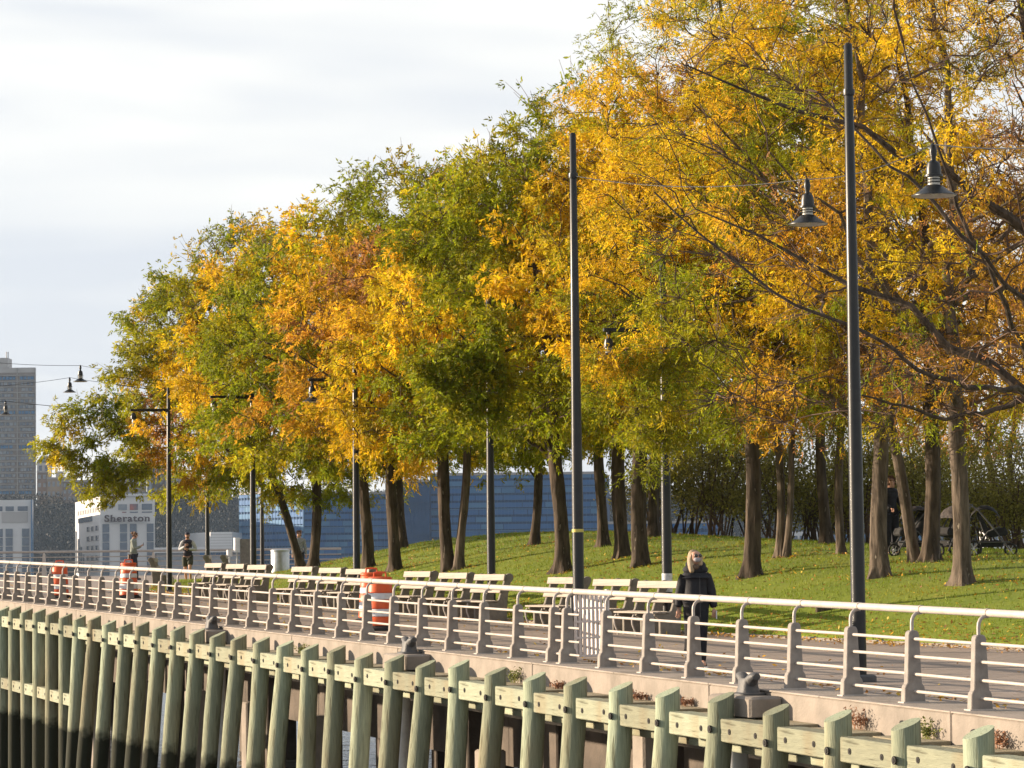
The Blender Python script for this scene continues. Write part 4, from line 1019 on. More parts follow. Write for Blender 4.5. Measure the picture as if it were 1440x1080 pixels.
    ell('collar', V('neckbase') - Vector((0, 0, .035)), (.185, .115, .085), um, o, 16)
    # shoes
    for q in ('L', 'R'):
        an = V('an' + q); to = V('toe' + q); d = (to - an); 
        skin_mesh('shoe', [an + Vector((0, .03, -.03)), an + Vector((0, .0, -.05)), to], [(0, 1), (1, 2)], [.055, .06, .05], cloth['shoe'], o, sub=1)
        dd_ = Vector((d.x, d.y, 0)).normalized(); sd = Vector((-dd_.y, dd_.x, 0)); c = (an + to) / 2
        MB().loft([[c + dd_ * a_ + sd * b_ + Vector((0, 0, z - c.z + min(an.z - .08, to.z - .03))) for a_, b_ in ((-.13, -.03), (.05, -.045), (.14, -.03), (.16, 0), (.14, .03), (.05, .045), (-.13, .03))] for z in (-.015, .006)]).build('sole', M['sole'], o)
    return o
def stand(h=1.7, arms=None, legs=None, head=(0, 0), face=(0, -1, 0)):
    J = dict(pelvis=(0, 0, .93), waist=(0, 0, 1.08), chest=(0, 0, 1.28), neckbase=(0, 0, 1.43), neck=(0, -.01, 1.49), head=(head[0], -.03 + head[1], 1.60), face=face,
             shL=(.17, 0, 1.38), elL=(.22, .02, 1.11), wrL=(.24, -.03, .86), shR=(-.17, 0, 1.38), elR=(-.22, .02, 1.11), wrR=(-.24, -.03, .86),
             hipL=(.09, 0, .88), knL=(.10, -.02, .49), anL=(.10, .02, .09), hipR=(-.09, 0, .88), knR=(-.10, -.02, .49), anR=(-.10, .02, .09), toeL=(.11, -.13, .035), toeR=(-.11, -.13, .035))
    if arms: J.update(arms)
    if legs: J.update(legs)
    return J
# woman walking towards the camera behind the railing
Yw = CAMZ * F / (937 - 725.6)
pw = at(980, 937, Yw)
J = stand(face=(.45, -1, -.18), head=(.0, -.03), legs=dict(knL=(.07, -.10, .50), anL=(.06, -.12, .09), toeL=(.10, -.27, .035), hipR=(-.09, .02, .88), knR=(-.08, .06, .50), anR=(-.10, .36, .22), toeR=(-.10, .30, .10)),
          arms=dict(shL=(.135, 0, 1.33), shR=(-.135, 0, 1.33), elL=(.225, .04, 1.10), wrL=(.255, -.06, .84), elR=(-.225, .03, 1.10), wrR=(-.255, .0, .84), handL=(0, -.1, -1), handR=(0, -.05, -1)))
wo_ = person((pw.x + .0, Yw, G * Yw), J, 'blond woman in black coat, sunglasses and face mask walking behind the railing', dict(legs=(M['trouser'], True), top=(M['coat'], M['coat'], -.27), bulk=1.22, shoe=M['shoe']), 1.0)
f = Vector((.45, -1, -.18)).normalized(); hd = Vector(J['head']); side = f.cross(Vector((0, 0, 1))).normalized()
# hair: cap plus shoulder length locks
skin_mesh('hair', [hd + Vector((0, 0, .075)) - f * .015, hd + Vector((-.01, 0, .03)) - f * .045, hd + Vector((-.055, .0, -.06)) - f * .03, hd + Vector((-.065, -.03, -.17)), hd + Vector((-.055, -.06, -.25)), hd + Vector((.06, .03, -.06)), hd + Vector((.07, .0, -.16))],
          [(0, 1), (1, 2), (2, 3), (3, 4), (1, 5), (5, 6)], [(.085, .09), (.108, .10), .062, .052, .03, .055, .035], M['blond'], wo_, root=1)
# mask, glasses, scarf, hood
q = Matrix.Rotation(math.atan2(f.x, -f.y), 3, 'Z')
mk = ell('face_mask', hd + f * .050 - Vector((0, 0, .048)), (.055, .052, .040), M['maskc'], wo_, 14, (0, 0, math.atan2(f.x, -f.y)))
for sg in (-1, 1): ell('sunglass_lens', hd + f * .088 + side * sg * .033 + Vector((0, 0, .012)), (.030, .012, .024), M['lens'], wo_, 12, (0, 0, math.atan2(f.x, -f.y)))
skin_mesh('scarf', [Vector((-.05, -.06, 1.46)), Vector((.0, -.12, 1.42)), Vector((.05, -.08, 1.455))], [(0, 1), (1, 2)], [(.045, .04), (.05, .035), (.045, .04)], M['scarf'], wo_)
skin_mesh('hood', [Vector((-.12, -.06, 1.45)), Vector((-.07, .08, 1.50)), Vector((.05, .09, 1.50)), Vector((.12, -.02, 1.46)), Vector((.09, -.12, 1.39))], [(0, 1), (1, 2), (2, 3), (3, 4)], [.04, .055, .055, .045, .02], M['coat'], wo_, root=1)
MB().box(-.003, .003, -.004, .004, .72, 1.30).build('zip', M['iron'], wo_, loc=(.05, -.168, .0))
ph = thing('phone', (pw.x + .285, Yw - .1, G * Yw + .735), 'white phone held in the hand of the woman in the black coat', 'phone'); MB().box(-.008, .008, -.035, .035, -.05, .07).build('case', M['whiteband'], ph, bevel=.004)

# person with a bun looking at a phone, side on
Yp = CAMZ * F / (816 - (728.6 + 6.1)); pp = at(188, 816, Yp)
M['sage'] = mat('sage_sweater', (.24, .26, .22), (.18, .2, .17), 9, .85); M['navy'] = mat('navy', (.02, .022, .03), (.03, .03, .04), 9, .85)
J = stand(face=(0, -1, -.25), head=(0, -.04), arms=dict(elL=(.22, -.04, 1.12), wrL=(.10, -.26, 1.20), elR=(-.22, -.04, 1.12), wrR=(-.10, -.24, 1.18), handL=(-.3, -1, .6), handR=(.3, -1, .6)),
          legs=dict(knL=(.09, -.06, .49), anL=(.1, -.10, .09), toeL=(.11, -.26, .035)))
po = person((pp.x, Yp, G * Yp), J, 'person with a reddish bun in a grey green sweater looking at a phone', dict(legs=(M['navy'], True), top=(M['sage'], M['sage'], -.05), shoe=M['shoe']), 1.06, math.radians(90))
hd = Vector(J['head'])
skin_mesh('hair', [hd + Vector((0, .0, .06)), hd + Vector((0, .03, .02)), hd + Vector((0, .05, -.04))], [(0, 1), (1, 2)], [(.07, .075), (.088, .08), .05], M['brownhair'], po, root=1)
ell('hair_bun', hd + Vector((0, .11, .07)), (.055, .055, .055), M['brownhair'], po)
Rz = Matrix.Rotation(math.radians(90), 3, 'Z'); pl_ = Vector((pp.x, Yp, G * Yp)) + Rz @ Vector((0, -.37, 1.34)) 
ph = thing('phone', pl_, 'dark phone held up by the person with the bun', 'phone', rz=math.radians(90)); MB().box(-.035, .035, -.005, .005, -.06, .07).build('case', M['black'], ph)
MB().box(-.06, .06, -.03, .03, -.1, .1).build('bag', M['brownhair'], po, loc=(-.18, .14, .82), bevel=.02)

# jogger coming towards the camera
Yj = 103.0; pj = at(264, 806, Yj)
M['sleeve'] = mat('pale_sleeve', (.50, .50, .50), (.40, .40, .42), 9, .8); M['vest'] = mat('dark_vest', (.025, .025, .04), (.035, .03, .045), 9, .7); M['short'] = mat('olive_shorts', (.045, .05, .035), (.06, .06, .045), 9, .85); M['redshoe'] = mat('red_shoe', (.45, .06, .05), (.3, .05, .05), 9, .6)
J = stand(face=(.1, -1, 0), arms=dict(elL=(.27, .03, 1.14), wrL=(.06, -.20, 1.16), elR=(-.27, .03, 1.14), wrR=(-.06, -.21, 1.24), handL=(-1, -.3, .1), handR=(.8, -.5, .6)),
          legs=dict(knL=(.09, -.16, .54), anL=(.09, .05, .16), toeL=(.10, -.10, .08), knR=(-.08, .02, .48), anR=(-.07, .20, .14), toeR=(-.07, .10, .04)))
jo = person((pj.x, Yj, G * Yj), J, 'jogger in a cap, dark vest with pale sleeves and shorts running towards the camera', dict(legs=(M['short'], False), top=(M['vest'], M['sleeve'], -.03), shoe=M['redshoe']), 1.06)
hd = Vector(J['head']); ell('cap', hd + Vector((0, 0, .03)), (.088, .098, .085), M['vest'], jo, 16, None, 0.0); MB().box(-.06, .06, -.07, .0, -.006, .006).build('cap_peak', M['vest'], jo, loc=hd + Vector((0, -.08, .035)), bevel=.004)
ell('beard', hd + Vector((0, -.055, -.06)), (.05, .03, .035), M['brownhair'], jo)
# person behind the leaning trunk
Yk = 109.0; pk = at(421, 800, Yk)
J = stand(face=(-.5, -1, 0)); M['plaid'] = mat('grey_checked_shirt', (.10, .10, .11), (.35, .34, .34), 38, .85)
ko = person((pk.x, Yk, gz(pk.x, Yk)), J, 'person in a grey checked shirt half hidden behind the leaning trunk', dict(legs=(M['navy'], True), top=(M['plaid'], M['plaid'], -.05), shoe=M['shoe']), 1.0)
hd = Vector(J['head']); skin_mesh('hair', [hd + Vector((0, .0, .06)), hd + Vector((0, .03, .02)), hd + Vector((0, .045, -.03))], [(0, 1), (1, 2)], [(.07, .075), (.088, .08), .05], M['brownhair'], ko, root=1)
# person at the stroller, in shade behind the rough trunk
Ys = 68.0; b = hit(1262, 786); J = stand(face=(.6, -.8, -.2), arms=dict(elL=(.22, -.05, 1.12), wrL=(.2, -.3, 1.02), elR=(-.22, -.05, 1.12), wrR=(-.2, -.3, 1.02)))
so = person((b.x, b.y + 1, gz(b.x, b.y + 1)), J, 'person in dark clothes standing in shade left of the curved trunk', dict(legs=(M['navy'], True), top=(M['coat'], M['coat'], -.1), shoe=M['shoe']), 1.0, .5)
hd = Vector(J['head']); skin_mesh('hair', [hd + Vector((0, .0, .06)), hd + Vector((0, .03, .02)), hd + Vector((0, .045, -.03))], [(0, 1), (1, 2)], [(.07, .075), (.088, .08), .05], M['brownhair'], so, root=1)

# ------------------------------------------------------------------ strollers
M['fabric'] = mat('black_stroller_fabric', (.015, .015, .018), (.03, .03, .03), 12, .85); M['canopy'] = mat('mottled_canopy', (.09, .075, .07), (.03, .028, .03), 18, .85)
def wheel(par, c, r):
    wv = empty('wheel', c); wv.parent = par
    t_ = MB(); ring = []
    for k in range(24):
        a = 2*math.pi*k/24; ring.append([((r + .022*math.cos(b)) * math.cos(a), .022*math.sin(b), (r + .022*math.cos(b)) * math.sin(a)) for b in [2*math.pi*j/8 for j in range(8)]])
    ring.append(ring[0]); t_.loft(ring, cap=False); t_.build('tyre', M['rubber'], wv, smooth='all')
    sp = MB()
    for k in range(6): a = math.pi*k/3; sp.tube([(0, 0, 0), (math.cos(a)*r*.95, 0, math.sin(a)*r*.95)], .008, 5)
    sp.tube([(0, -.03, 0), (0, .03, 0)], .03, 10); sp.build('rim', M['steel'], wv)
def stroller(loc, rz, label, canopy):
    o = thing('stroller', loc, label, 'stroller', 'strollers under the trees', rz)
    fr = MB()
    for y in (-.22, .22):
        fr.tube([(-.35, y, .12), (-.05, y, .55), (.30, y, .98), (.45, y, 1.08)], .016, 8); fr.tube([(.40, y, .15), (.10, y, .52), (-.15, y, .62)], .016, 8); fr.tube([(-.35, y, .30), (.38, y, .30)], .012, 6)
    fr.tube([(.45, -.22, 1.08), (.47, 0, 1.09), (.45, .22, 1.08)], .02, 8); fr.tube([(.40, -.24, .15), (.40, .24, .15)], .012, 6); fr.build('frame', M['iron'], o, smooth=True)
    MB().prism([(-.32, .50), (-.28, .44), (.10, .40), (.20, .50), (.34, .92), (.28, .94), (.10, .60), (-.05, .56), (-.25, .62)], -.19, .19).build('seat', M['fabric'], o, bevel=.02)
    rings = []
    for k in range(8):
        a = math.radians(15 + k * 22); rings.append([(.16 - .34 * math.cos(a) * .95, .2 * math.cos(b), .72 + .36 * math.sin(a) * (.75 + .25 * math.sin(b))) for b in [math.pi * j / 8 for j in range(9)]])
    MB().loft(rings, cap=False, closed=False).build('canopy', canopy, o, smooth='all')
    MB().box(-.22, .28, -.17, .17, .20, .34).build('basket', M['fabric'], o, bevel=.03)
    for x, y, r in ((-.36, 0, .12), (.40, -.27, .15), (.40, .27, .15)): wheel(o, (x, y, r + .022), r)
    return o
b = hit(1397, 783); stroller((b.x, b.y, b.z), math.radians(170), 'black stroller with silver frame right of the rough tree', M['fabric'])
b = hit(1280, 783); stroller((b.x, b.y, b.z), math.radians(15), 'stroller with mottled canopy behind the curved trunk', M['canopy'])
b = hit(1338, 783); stroller((b.x, b.y, b.z), math.radians(40), 'stroller hidden mostly behind the rough tree', M['canopy'])
b = hit(1158, 862); o = thing('valve_box', b, 'small dark brown box on the lawn seen just under the handrail', 'valve box'); MB().cham(-.14, .14, -.08, .08, -.02, .11, .02).build('casing', M['bark'], o)

# ------------------------------------------------------------------ New Jersey shore
M['hill'] = mat('wooded_cliff', (.016, .021, .028), (.024, .027, .032), .035, .95, 0, coord='World', c3=(.04, .035, .028), detail=10)
M['white'] = mat('white_cladding', (.60, .585, .58), (.54, .53, .525), .02, .7, coord='World'); M['greyclad'] = mat('grey_cladding', (.40, .38, .37), (.36, .34, .33), .02, .7, coord='World')
M['glassd'] = mat('dark_window', (.05, .075, .12), (.09, .12, .17), .3, .25, spec=.6, coord='World'); M['win'] = mat('window_glass', (.13, .16, .20), (.22, .24, .27), .4, .3, spec=.6, coord='World')
M['tower'] = mat('tower_brick', (.17, .145, .135), (.22, .19, .175), .08, .85, coord='World'); M['tan'] = mat('tan_brick', (.30, .24, .18), (.24, .19, .15), .1, .85, coord='World'); M['brick'] = mat('brown_brick', (.20, .15, .13), (.16, .12, .10), .1, .85, coord='World')
M['blueg'] = mat('blue_curtain_glass', (.02, .10, .27), (.026, .10, .24), .05, .4, spec=.15, coord='World', stretch=(1, 1, 6)); M['bluel'] = mat('pale_blue_glass', (.06, .17, .31), (.035, .12, .25), .06, .4, spec=.15, coord='World'); M['blued'] = mat('blue_spandrel', (.010, .045, .12), (.018, .06, .15), .1, .6, spec=.1, coord='World')
M['copper'] = mat('green_copper', (.10, .16, .16), None, .3, .8, coord='World'); M['balc'] = mat('balcony_concrete', (.34, .32, .31), None, .2, .8, coord='World'); M['letters'] = mat('sign_letters', (.06, .035, .045), None, .5, .6)
M['redw'] = mat('warm_window', (.35, .10, .08), (.12, .12, .15), .25, .4, coord='World'); M['roofgrey'] = mat('roof_grey', (.30, .30, .32), None, .2, .7, coord='World')
_ub = MB().box(-.5, .5, -.5, .5, -.5, .5)
UB = {}
def ubox(name, m, parent, a, b, z0, z1, depth=.6, inset=0.0):
    """box along the ground line a->b (2D), proud of it by depth/2, from z0 to z1"""
    key = (name, m.name)
    if key not in UB: UB[key] = _ub.mesh(name, m)
    a = Vector(a); b = Vector(b); d = b - a; c = (a + b) / 2
    o = place(name, UB[key], parent, (c.x - parent.location.x, c.y - parent.location.y, (z0 + z1) / 2 - parent.location.z), (0, 0, math.atan2(d.y, d.x)), (d.length, depth, z1 - z0))
    return o
def pz(py, Y, px=720): return at(px, py, Y).z
def pxx(px, py, Y): return at(px, py, Y).x
def body(name, foot, z0, z1, m, parent):
    L0 = parent.location
    return MB().loft([[(x - L0.x, y - L0.y, z0 - L0.z) for x, y in foot], [(x - L0.x, y - L0.y, z1 - L0.z) for x, y in foot]]).build(name, m, parent)
BZ = WZ + 1.2
def lerp2(a, b, u): return (a[0] + (b[0] - a[0]) * u, a[1] + (b[1] - a[1]) * u)
# land strip and cliff
Ys_ = 1500
tag(MB().box(-2500, 2500, 1462, 3100, WZ - 2, BZ).build('far_shore', M['hill']), kind='structure')
vs = []; fs = []; nx, ny = 160, 14
for i in range(nx + 1):
    x = -900 + 1900 * i / nx
    for j in range(ny + 1):
        v = j / ny; y = 1700 + 160 * v
        ridge = pz(703, 1850) + 5 * mnoise.noise(Vector((x * .02, 0, 0))) 
        z = BZ + (ridge - BZ) * min(1, v * 1.25) ** .8 + 3.5 * mnoise.noise(Vector((x * .03, y * .05, 1))) * (v < 1) + 2.5 * mnoise.noise(Vector((x * .12, y * .2, 4)))
        vs.append((x, y, z))
for i in range(nx):
    for j in range(ny): a = i * (ny + 1) + j; fs.append((a, a + ny + 1, a + ny + 2, a + 1))
tag(MB().add(vs, fs).build('cliff', M['hill'], smooth='all'), kind='structure')
tag(MB().box(-900, 1000, 1860.5, 2600, WZ, pz(705, 1850)).build('plateau', M['hill']), kind='structure')
# bare woods on the cliff face: one mass
n = 110000; X_ = rng.uniform(-640, 300, n); V_ = rng.uniform(0, 1, n)
zr = pz(703, 1850); Pn = np.stack([X_, 1700 + 160 * V_ - 2, BZ + (zr - BZ) * np.minimum(1, V_ * 1.25) ** .8 + rng.uniform(-1, 6, n)], 1)
D = unit(rng.normal(0, .6, (n, 3)) + np.array([0, 0, 1])); W = unit(np.cross(D, rng.normal(0, 1, (n, 3))))
cw = np.array([[.018, .022, .029], [.021, .024, .029], [.016, .020, .026], [.024, .025, .028]])[rng.integers(0, 4, n)]
tag(place('cliff_woods', quad_cloud('cliff_woods', Pn, D, W, rng.uniform(.8, 2.4, n), rng.uniform(.2, .5, n), cw, M['litter'])), 'bare brownish woods on the far cliff', 'woods', kind='stuff')

# the white hotel with the name on top
Yh = 1500.0
xa, xb, xc = pxx(106, 760, 1630), pxx(141, 760, Yh), pxx(218, 760, Yh + 3)
ht = thing('hotel_tower', ((xb + xc) / 2, Yh + 20, BZ), 'white hotel tower with dark serif name sign beyond the river', 'building')
zt = pz(698, Yh, 141); 
A_, B_, C2, D2 = (xa, 1630.0), (xb, Yh), (xc, Yh + 3), (xc + (xa - xb), 1633.0)
body('wall', [A_, B_, C2, D2], BZ, zt, M['white'], ht)
def fz(py): return pz(py, Yh, 180)
for u0, u1 in ((.04, .165), (.36, .49), (.54, .665), (.85, .975)):
    for k in range(6):
        t0, t1 = 736.5 + k * 13, 736.5 + k * 13 + 12
        f_ = ubox('window', M['glassd'], ht, lerp2(B_, C2, u0), lerp2(B_, C2, u1), fz(t1), fz(t0), .7)
    ubox('window_strip', M['glassd'], ht, lerp2(B_, C2, u0), lerp2(B_, C2, u1), BZ + 4, fz(815), .7)
for u0, u1, y0, y1, m in ((.07, .26, 708.5, 713, 'glassd'), (.33, .49, 709, 717, 'win'), (.54, .69, 708.5, 717, 'redw'), (.76, .95, 708.5, 717, 'glassd'), (.4, .48, 719.5, 721, 'redw'), (.54, .69, 719.5, 721, 'glassd'), (.76, .95, 719.5, 721, 'glassd')):
    ubox('window', M[m], ht, lerp2(B_, C2, u0), lerp2(B_, C2, u1), fz(y1), fz(y0), .8)
# left flank windows
for k in range(7):
    zz = fz(714 + 0) if False else None
for c_ in range(9):
    u0 = .08 + c_ * .10
    ubox('window', M['greyclad'], ht, lerp2(A_, B_, u0), lerp2(A_, B_, u0 + .07), fz(718.5), fz(712), .7)
ubox('window_strip', M['glassd'], ht, lerp2(A_, B_, .15), lerp2(A_, B_, .70), fz(730.5), fz(723), .8)
for r_ in range(5):
    for c_ in range(3):
        u0 = .48 + c_ * .17
        w_ = ubox('window', M['greyclad'], ht, lerp2(A_, B_, u0), lerp2(A_, B_, u0 + .12), fz(745 + r_ * 14), fz(738 + r_ * 14), .7)
        ubox('window', M['glassd'], ht, lerp2(A_, B_, u0 + .04), lerp2(A_, B_, u0 + .1), fz(744.6 + r_ * 14), fz(738.4 + r_ * 14), 1.0)
for c_ in range(4): ubox('window_strip', M['win'], ht, lerp2(A_, B_, .03 + c_ * .10), lerp2(A_, B_, .08 + c_ * .10), BZ + 3, fz(742 + c_ * 12), .8)
ubox('parapet', M['white'], ht, lerp2(B_, C2, .0), lerp2(B_, C2, 1), zt, zt + 1.2, 2)
# lettering: heavy roman capitals and small letters with serifs, standing on the facade
def serif_sign(text, px0, px1, pyb, pyt, Y, parent):
    cu = bpy.data.curves.new('sign', 'FONT'); cu.body = text; cu.size = 1; cu.extrude = .02; cu.offset = .022; cu.space_character = 1.12
    to = bpy.data.objects.new('sign', cu); COL.objects.link(to)
    dg = bpy.context.evaluated_depsgraph_get(); me = bpy.data.meshes.new_from_object(to.evaluated_get(dg)); COL.objects.unlink(to)
    co = np.array([v.co[:] for v in me.vertices]); x0, x1 = co[:, 0].min(), co[:, 0].max(); y0, y1 = 0, co[:, 1].max()
    X0, X1 = pxx(px0, pyb, Y), pxx(px1, pyb, Y); Z0, Z1 = pz(pyb, Y, px0), pz(pyt, Y, px0)
    sx = (X1 - X0) / (x1 - x0); sz = (Z1 - Z0) / (y1 - y0)
    for v in me.vertices: v.co = Vector(((v.co.x - x0) * sx + X0, Y - v.co.z * 20, v.co.y * sz + Z0)) - parent.location
    me.materials.clear(); me.materials.append(M['letters']); place('sign_lettering', me, parent)
    # serifs at the feet and heads of the stems
    W_ = X1 - X0; H_ = Z1 - Z0; sb = MB()
    for u in (.185, .255, .33 + .085, .735, .905, .975):
        if u > .4 and u < .45: u = .437
        sb.box(X0 + W_*(u - .024), X0 + W_*(u + .024), Y - .4, Y, Z0 - .02, Z0 + H_*.09)
    for u, hh in ((.165, .99), (.42, .70), (.885, .70)): sb.box(X0 + W_*(u - .02), X0 + W_*(u + .02), Y - .4, Y, Z0 + H_*(hh - .09), Z0 + H_*hh)
    L0 = parent.location; sb.v = [(a - L0.x, b - L0.y, c - L0.z) for a, b, c in sb.v]; sb.build('sign_serifs', M['letters'], parent)
serif_sign('Sheraton', 147.0, 210.5, 733.6, 724.2, Yh - 1.0, ht)

# its twin cut by the left edge
tw_ = thing('office_slab', (pxx(10, 760, Yh), Yh, BZ), 'white twin tower cut by the left edge of the photo', 'building')
x0, x1 = pxx(-70, 760, Yh), pxx(44.5, 760, Yh); zt = pz(703, Yh, 20)
body('wall', [(x0, Yh), (x1, Yh), (x1 - 30, Yh + 120), (x0 - 30, Yh + 120)], BZ, zt, M['white'], tw_)
def tp(px): return (pxx(px, 760, Yh), Yh)
def tz(py): return pz(py, Yh, 20)
for a, b in ((-8, 3.5), (8, 19.5), (25, 39)): ubox('window', M['glassd'], tw_, tp(a), tp(b), tz(718.5), tz(712), .8)
ubox('panel', M['greyclad'], tw_, tp(2.5), tp(39), tz(735), tz(720), .6)
for a, b in ((-8, 4), (8, 18), (31, 41)):
    for k in range(7): ubox('window', M['glassd'], tw_, tp(a), tp(b), tz(755 + k * 12.5), tz(743.5 + k * 12.5), .8)
ubox('balcony_edge', M['bluel'], tw_, tp(44.6), tp(46), BZ, tz(703), 5)

# grey apartment tower
Yt = 1880.0; gt = thing('apartment_tower', (pxx(10, 600, Yt), Yt, pz(705, Yt)), 'tall grey brown apartment tower with balcony bands at the left edge', 'building')
def gp(px): return (pxx(px, 600, Yt), Yt)
def gzz(py): return pz(py, Yt, 20)
body('wall', [gp(-60), gp(50.5), (gp(52)[0] - 14, Yt + 30), (gp(-60)[0] - 14, Yt + 30)], gzz(720), gzz(524), M['tower'], gt)
body('wall', [(gp(-60)[0], Yt + .3), (gp(50)[0], Yt + .3), (gp(50)[0] - 10, Yt + 28), (gp(-60)[0], Yt + 28)], gzz(524), gzz(517), M['greyclad'], gt)
body('penthouse', [gp(-40), gp(11), (gp(11)[0], Yt + 16), (gp(-40)[0], Yt + 16)], gzz(517), gzz(503), M['greyclad'], gt)
for px in (-20, 8, 10.5): MB().tube([(gp(px)[0] - gt.location.x, 3, gzz(503) - gt.location.z), (gp(px)[0] - gt.location.x, 3, gzz(494) - gt.location.z)], .35, 5).build('mast', M['greyclad'], gt)
for k in range(23):
    y0 = 527.5 + k * 8.05
    light = k in (0, 6, 12, 20)
    ubox('floor_edge', M['balc'], gt, gp(-60), gp(50.6), gzz(y0 + 1.1), gzz(y0 + .1), 1.4)
    rr_ = random.Random(k)
    x = -58
    while x < 48:
        wdt = rr_.choice((2.2, 3.4, 4.6)); 
        if x + wdt < 49 and not (23.2 < x + wdt and x < 25.8):
            ubox('window', M['bluel'] if light else (M['win'] if rr_.random() < .55 else M['glassd']), gt, gp(x), gp(x + wdt), gzz(y0 + 6.4), gzz(y0 + 2.2), .8)
        x += wdt + rr_.choice((.6, 1.0, 1.6))
for px in (24.5, 49.8): ubox('pier', M['balc'], gt, gp(px - .5), gp(px + .5), gzz(720), gzz(518), 1.9)
# church tower
ct = thing('church_tower', (pxx(62, 650, 1850), 1850, pz(705, 1850)), 'church tower with green copper roof between tower block and trees', 'church tower')
x0, x1 = pxx(53.5, 650, 1850) - ct.location.x, pxx(71.5, 650, 1850) - ct.location.x; b0 = 0; b1 = pz(643, 1850) - ct.location.z; b2 = pz(634, 1850) - ct.location.z
MB().box(x0, x1, -4, 4, -4, b1).build('wall', M['greyclad'], ct); c_ = (x0 + x1) / 2
MB().loft([[(x0 - .3, -4.3, b1), (x1 + .3, -4.3, b1), (x1 + .3, 4.3, b1), (x0 - .3, 4.3, b1)], [(c_ - 2, -1.5, b2), (c_ + 2, -1.5, b2), (c_ + 2, 1.5, b2), (c_ - 2, 1.5, b2)]]).build('roof', M['copper'], ct)
for k in (-1, 1): MB().box(c_ + k * 1.8 - .8, c_ + k * 1.8 + .8, -4.4, -4.0, b1 - 8, b1 - 2).build('louvre', M['glassd'], ct)
# houses and blocks on the cliff top: px0, px1, top, bottom, colour, rows, cols, label
HB = [(52, 66, 663, 700, 'brick', 3, 2, 'low brown block at the foot of the church tower'), (66, 98, 672, 702, 'tan', 2, 5, 'cream block with lit side right of the church tower'), (88, 128, 676, 706, 'brick', 3, 6, 'dark bluish block partly behind hanging leaves'),
      (130, 154, 656, 700, 'brick', 4, 4, 'brown apartment block above the left half of the hotel'), (156, 206, 652, 700, 'tan', 5, 7, 'wide tan apartment block above the hotel'), (208, 214, 654, 700, 'glassd', 1, 1, 'narrow dark slab between two apartment blocks'),
      (215, 238, 655, 702, 'brick', 5, 3, 'brown block left of the first dark pole'), (239, 266, 670, 706, 'tan', 4, 4, 'tan block with gabled roof right of the first dark pole'), (264, 290, 676, 700, 'white', 2, 5, 'small white house row on the cliff'),
      (290, 326, 672, 704, 'brick', 3, 5, 'dark row right of the white houses on the cliff'), (700, 745, 668, 700, 'tan', 3, 6, 'far block glimpsed above the blue glass building')]
for j, (a, b, t0, t1, m, nr, nc, lb) in enumerate(HB):
    Y = 1838.0 - (j % 3) * 7; X0, X1 = pxx(a, 680, Y), pxx(b, 680, Y); z0, z1 = pz(t1 + 12, Y, a), pz(t0, Y, a)
    o = thing('cliff_building', ((X0 + X1) / 2, Y, z0), lb, 'building', 'buildings along the cliff top')
    body('wall', [(X0, Y), (X1, Y), (X1 - 3, Y + 20), (X0 - 3, Y + 20)], z0, z1, M[m], o)
    wdt = (X1 - X0); fl = (pz(t0 + 2, Y, a) - pz(t1, Y, a)) / nr
    for r_ in range(nr):
        for c_ in range(nc):
            xx = X0 + wdt * (c_ + .25) / nc; ubox('window', M['win'] if m != 'white' else M['glassd'], o, (xx, Y), (xx + wdt * .5 / nc, Y), z1 - fl * (r_ + .78) - .6, z1 - fl * (r_ + .28) - .6, .5)
    if nr > 1: ubox('cornice', M['balc'], o, (X0, Y), (X1, Y), z1 - .7, z1 + .3, 1.0)
    if j % 2: MB().box(-2, 2, 3, 8, z1 - z0, z1 - z0 + 4).build('roof_house', M['greyclad'], o)
    if j == 7: 
        w2 = wdt / 2; MB().add([(-w2, -.2, z1-z0), (w2, -.2, z1-z0), (0, -.2, z1-z0+5), (-w2, 12, z1-z0), (w2, 12, z1-z0), (0, 12, z1-z0+5)], [(0,1,2), (3,5,4), (0,2,5,3), (1,4,5,2), (0,3,4,1)]).build('roof', M['brick'], o)
# blue glass offices
def glass_block(px0, px1, top, Y, label, nfl, curve_=0, mm=('blueg', 'bluel', 'blued'), seed=0, depth=70, slant=0):
    o = thing('glass_office', (pxx((px0 + px1) / 2, 740, Y), Y, BZ), label, 'building', 'glass buildings beyond the river')
    X0, X1 = pxx(px0, 740, Y), pxx(px1, 740, Y); z1 = pz(top, Y, px0); z0 = BZ
    A, B = (X0, Y + slant), (X1, Y)
    body('wall', [A, B, (X1 + 5, Y + depth), (X0 + 5, Y + depth + slant)], z0, z1, M[mm[2]], o)
    rr_ = random.Random(seed); fh = (z1 - z0) / nfl
    for k in range(nfl):
        zz = z1 - fh * (k + 1); u = 0
        while u < 1:
            du = rr_.choice((.08, .13, .2)); u2 = min(1, u + du)
            ubox('glass_panel', M[mm[0]] if rr_.random() < .72 else M[mm[1]], o, lerp2(A, B, u + .002), lerp2(A, B, u2 - .002), zz + fh * .30, zz + fh * .97, .8); u = u2
        if k % 3 == 1: ubox('light_band', M[mm[1]], o, A, B, zz + fh * .02, zz + fh * .12, 1.2)
    nm_ = max(4, int((px1 - px0) / 5)); 
    for i in range(nm_ + 1):
        a = lerp2(A, B, min(.998, i / nm_)); b = lerp2(A, B, min(1, i / nm_ + .0016 * 60 / max(20, px1 - px0) * 2)); ubox('mullion', M[mm[1]], o, a, b, z0, z1, 1.05)
    ubox('parapet', M['balc'], o, A, B, z1 - .8, z1 + .5, 1.6)
    return o
glass_block(322, 428, 690, 1500, 'pale blue office with a lit corner behind the metal bin', 12, seed=1, slant=60)
glass_block(428, 566, 694, 1500, 'blue glass office between the leaning trunk and the knobbly tree', 12, seed=2)
glass_block(561, 604, 676, 1490, 'dull grey blue block between two blue glass wings', 3, mm=('blued', 'blued', 'blued'), seed=3)
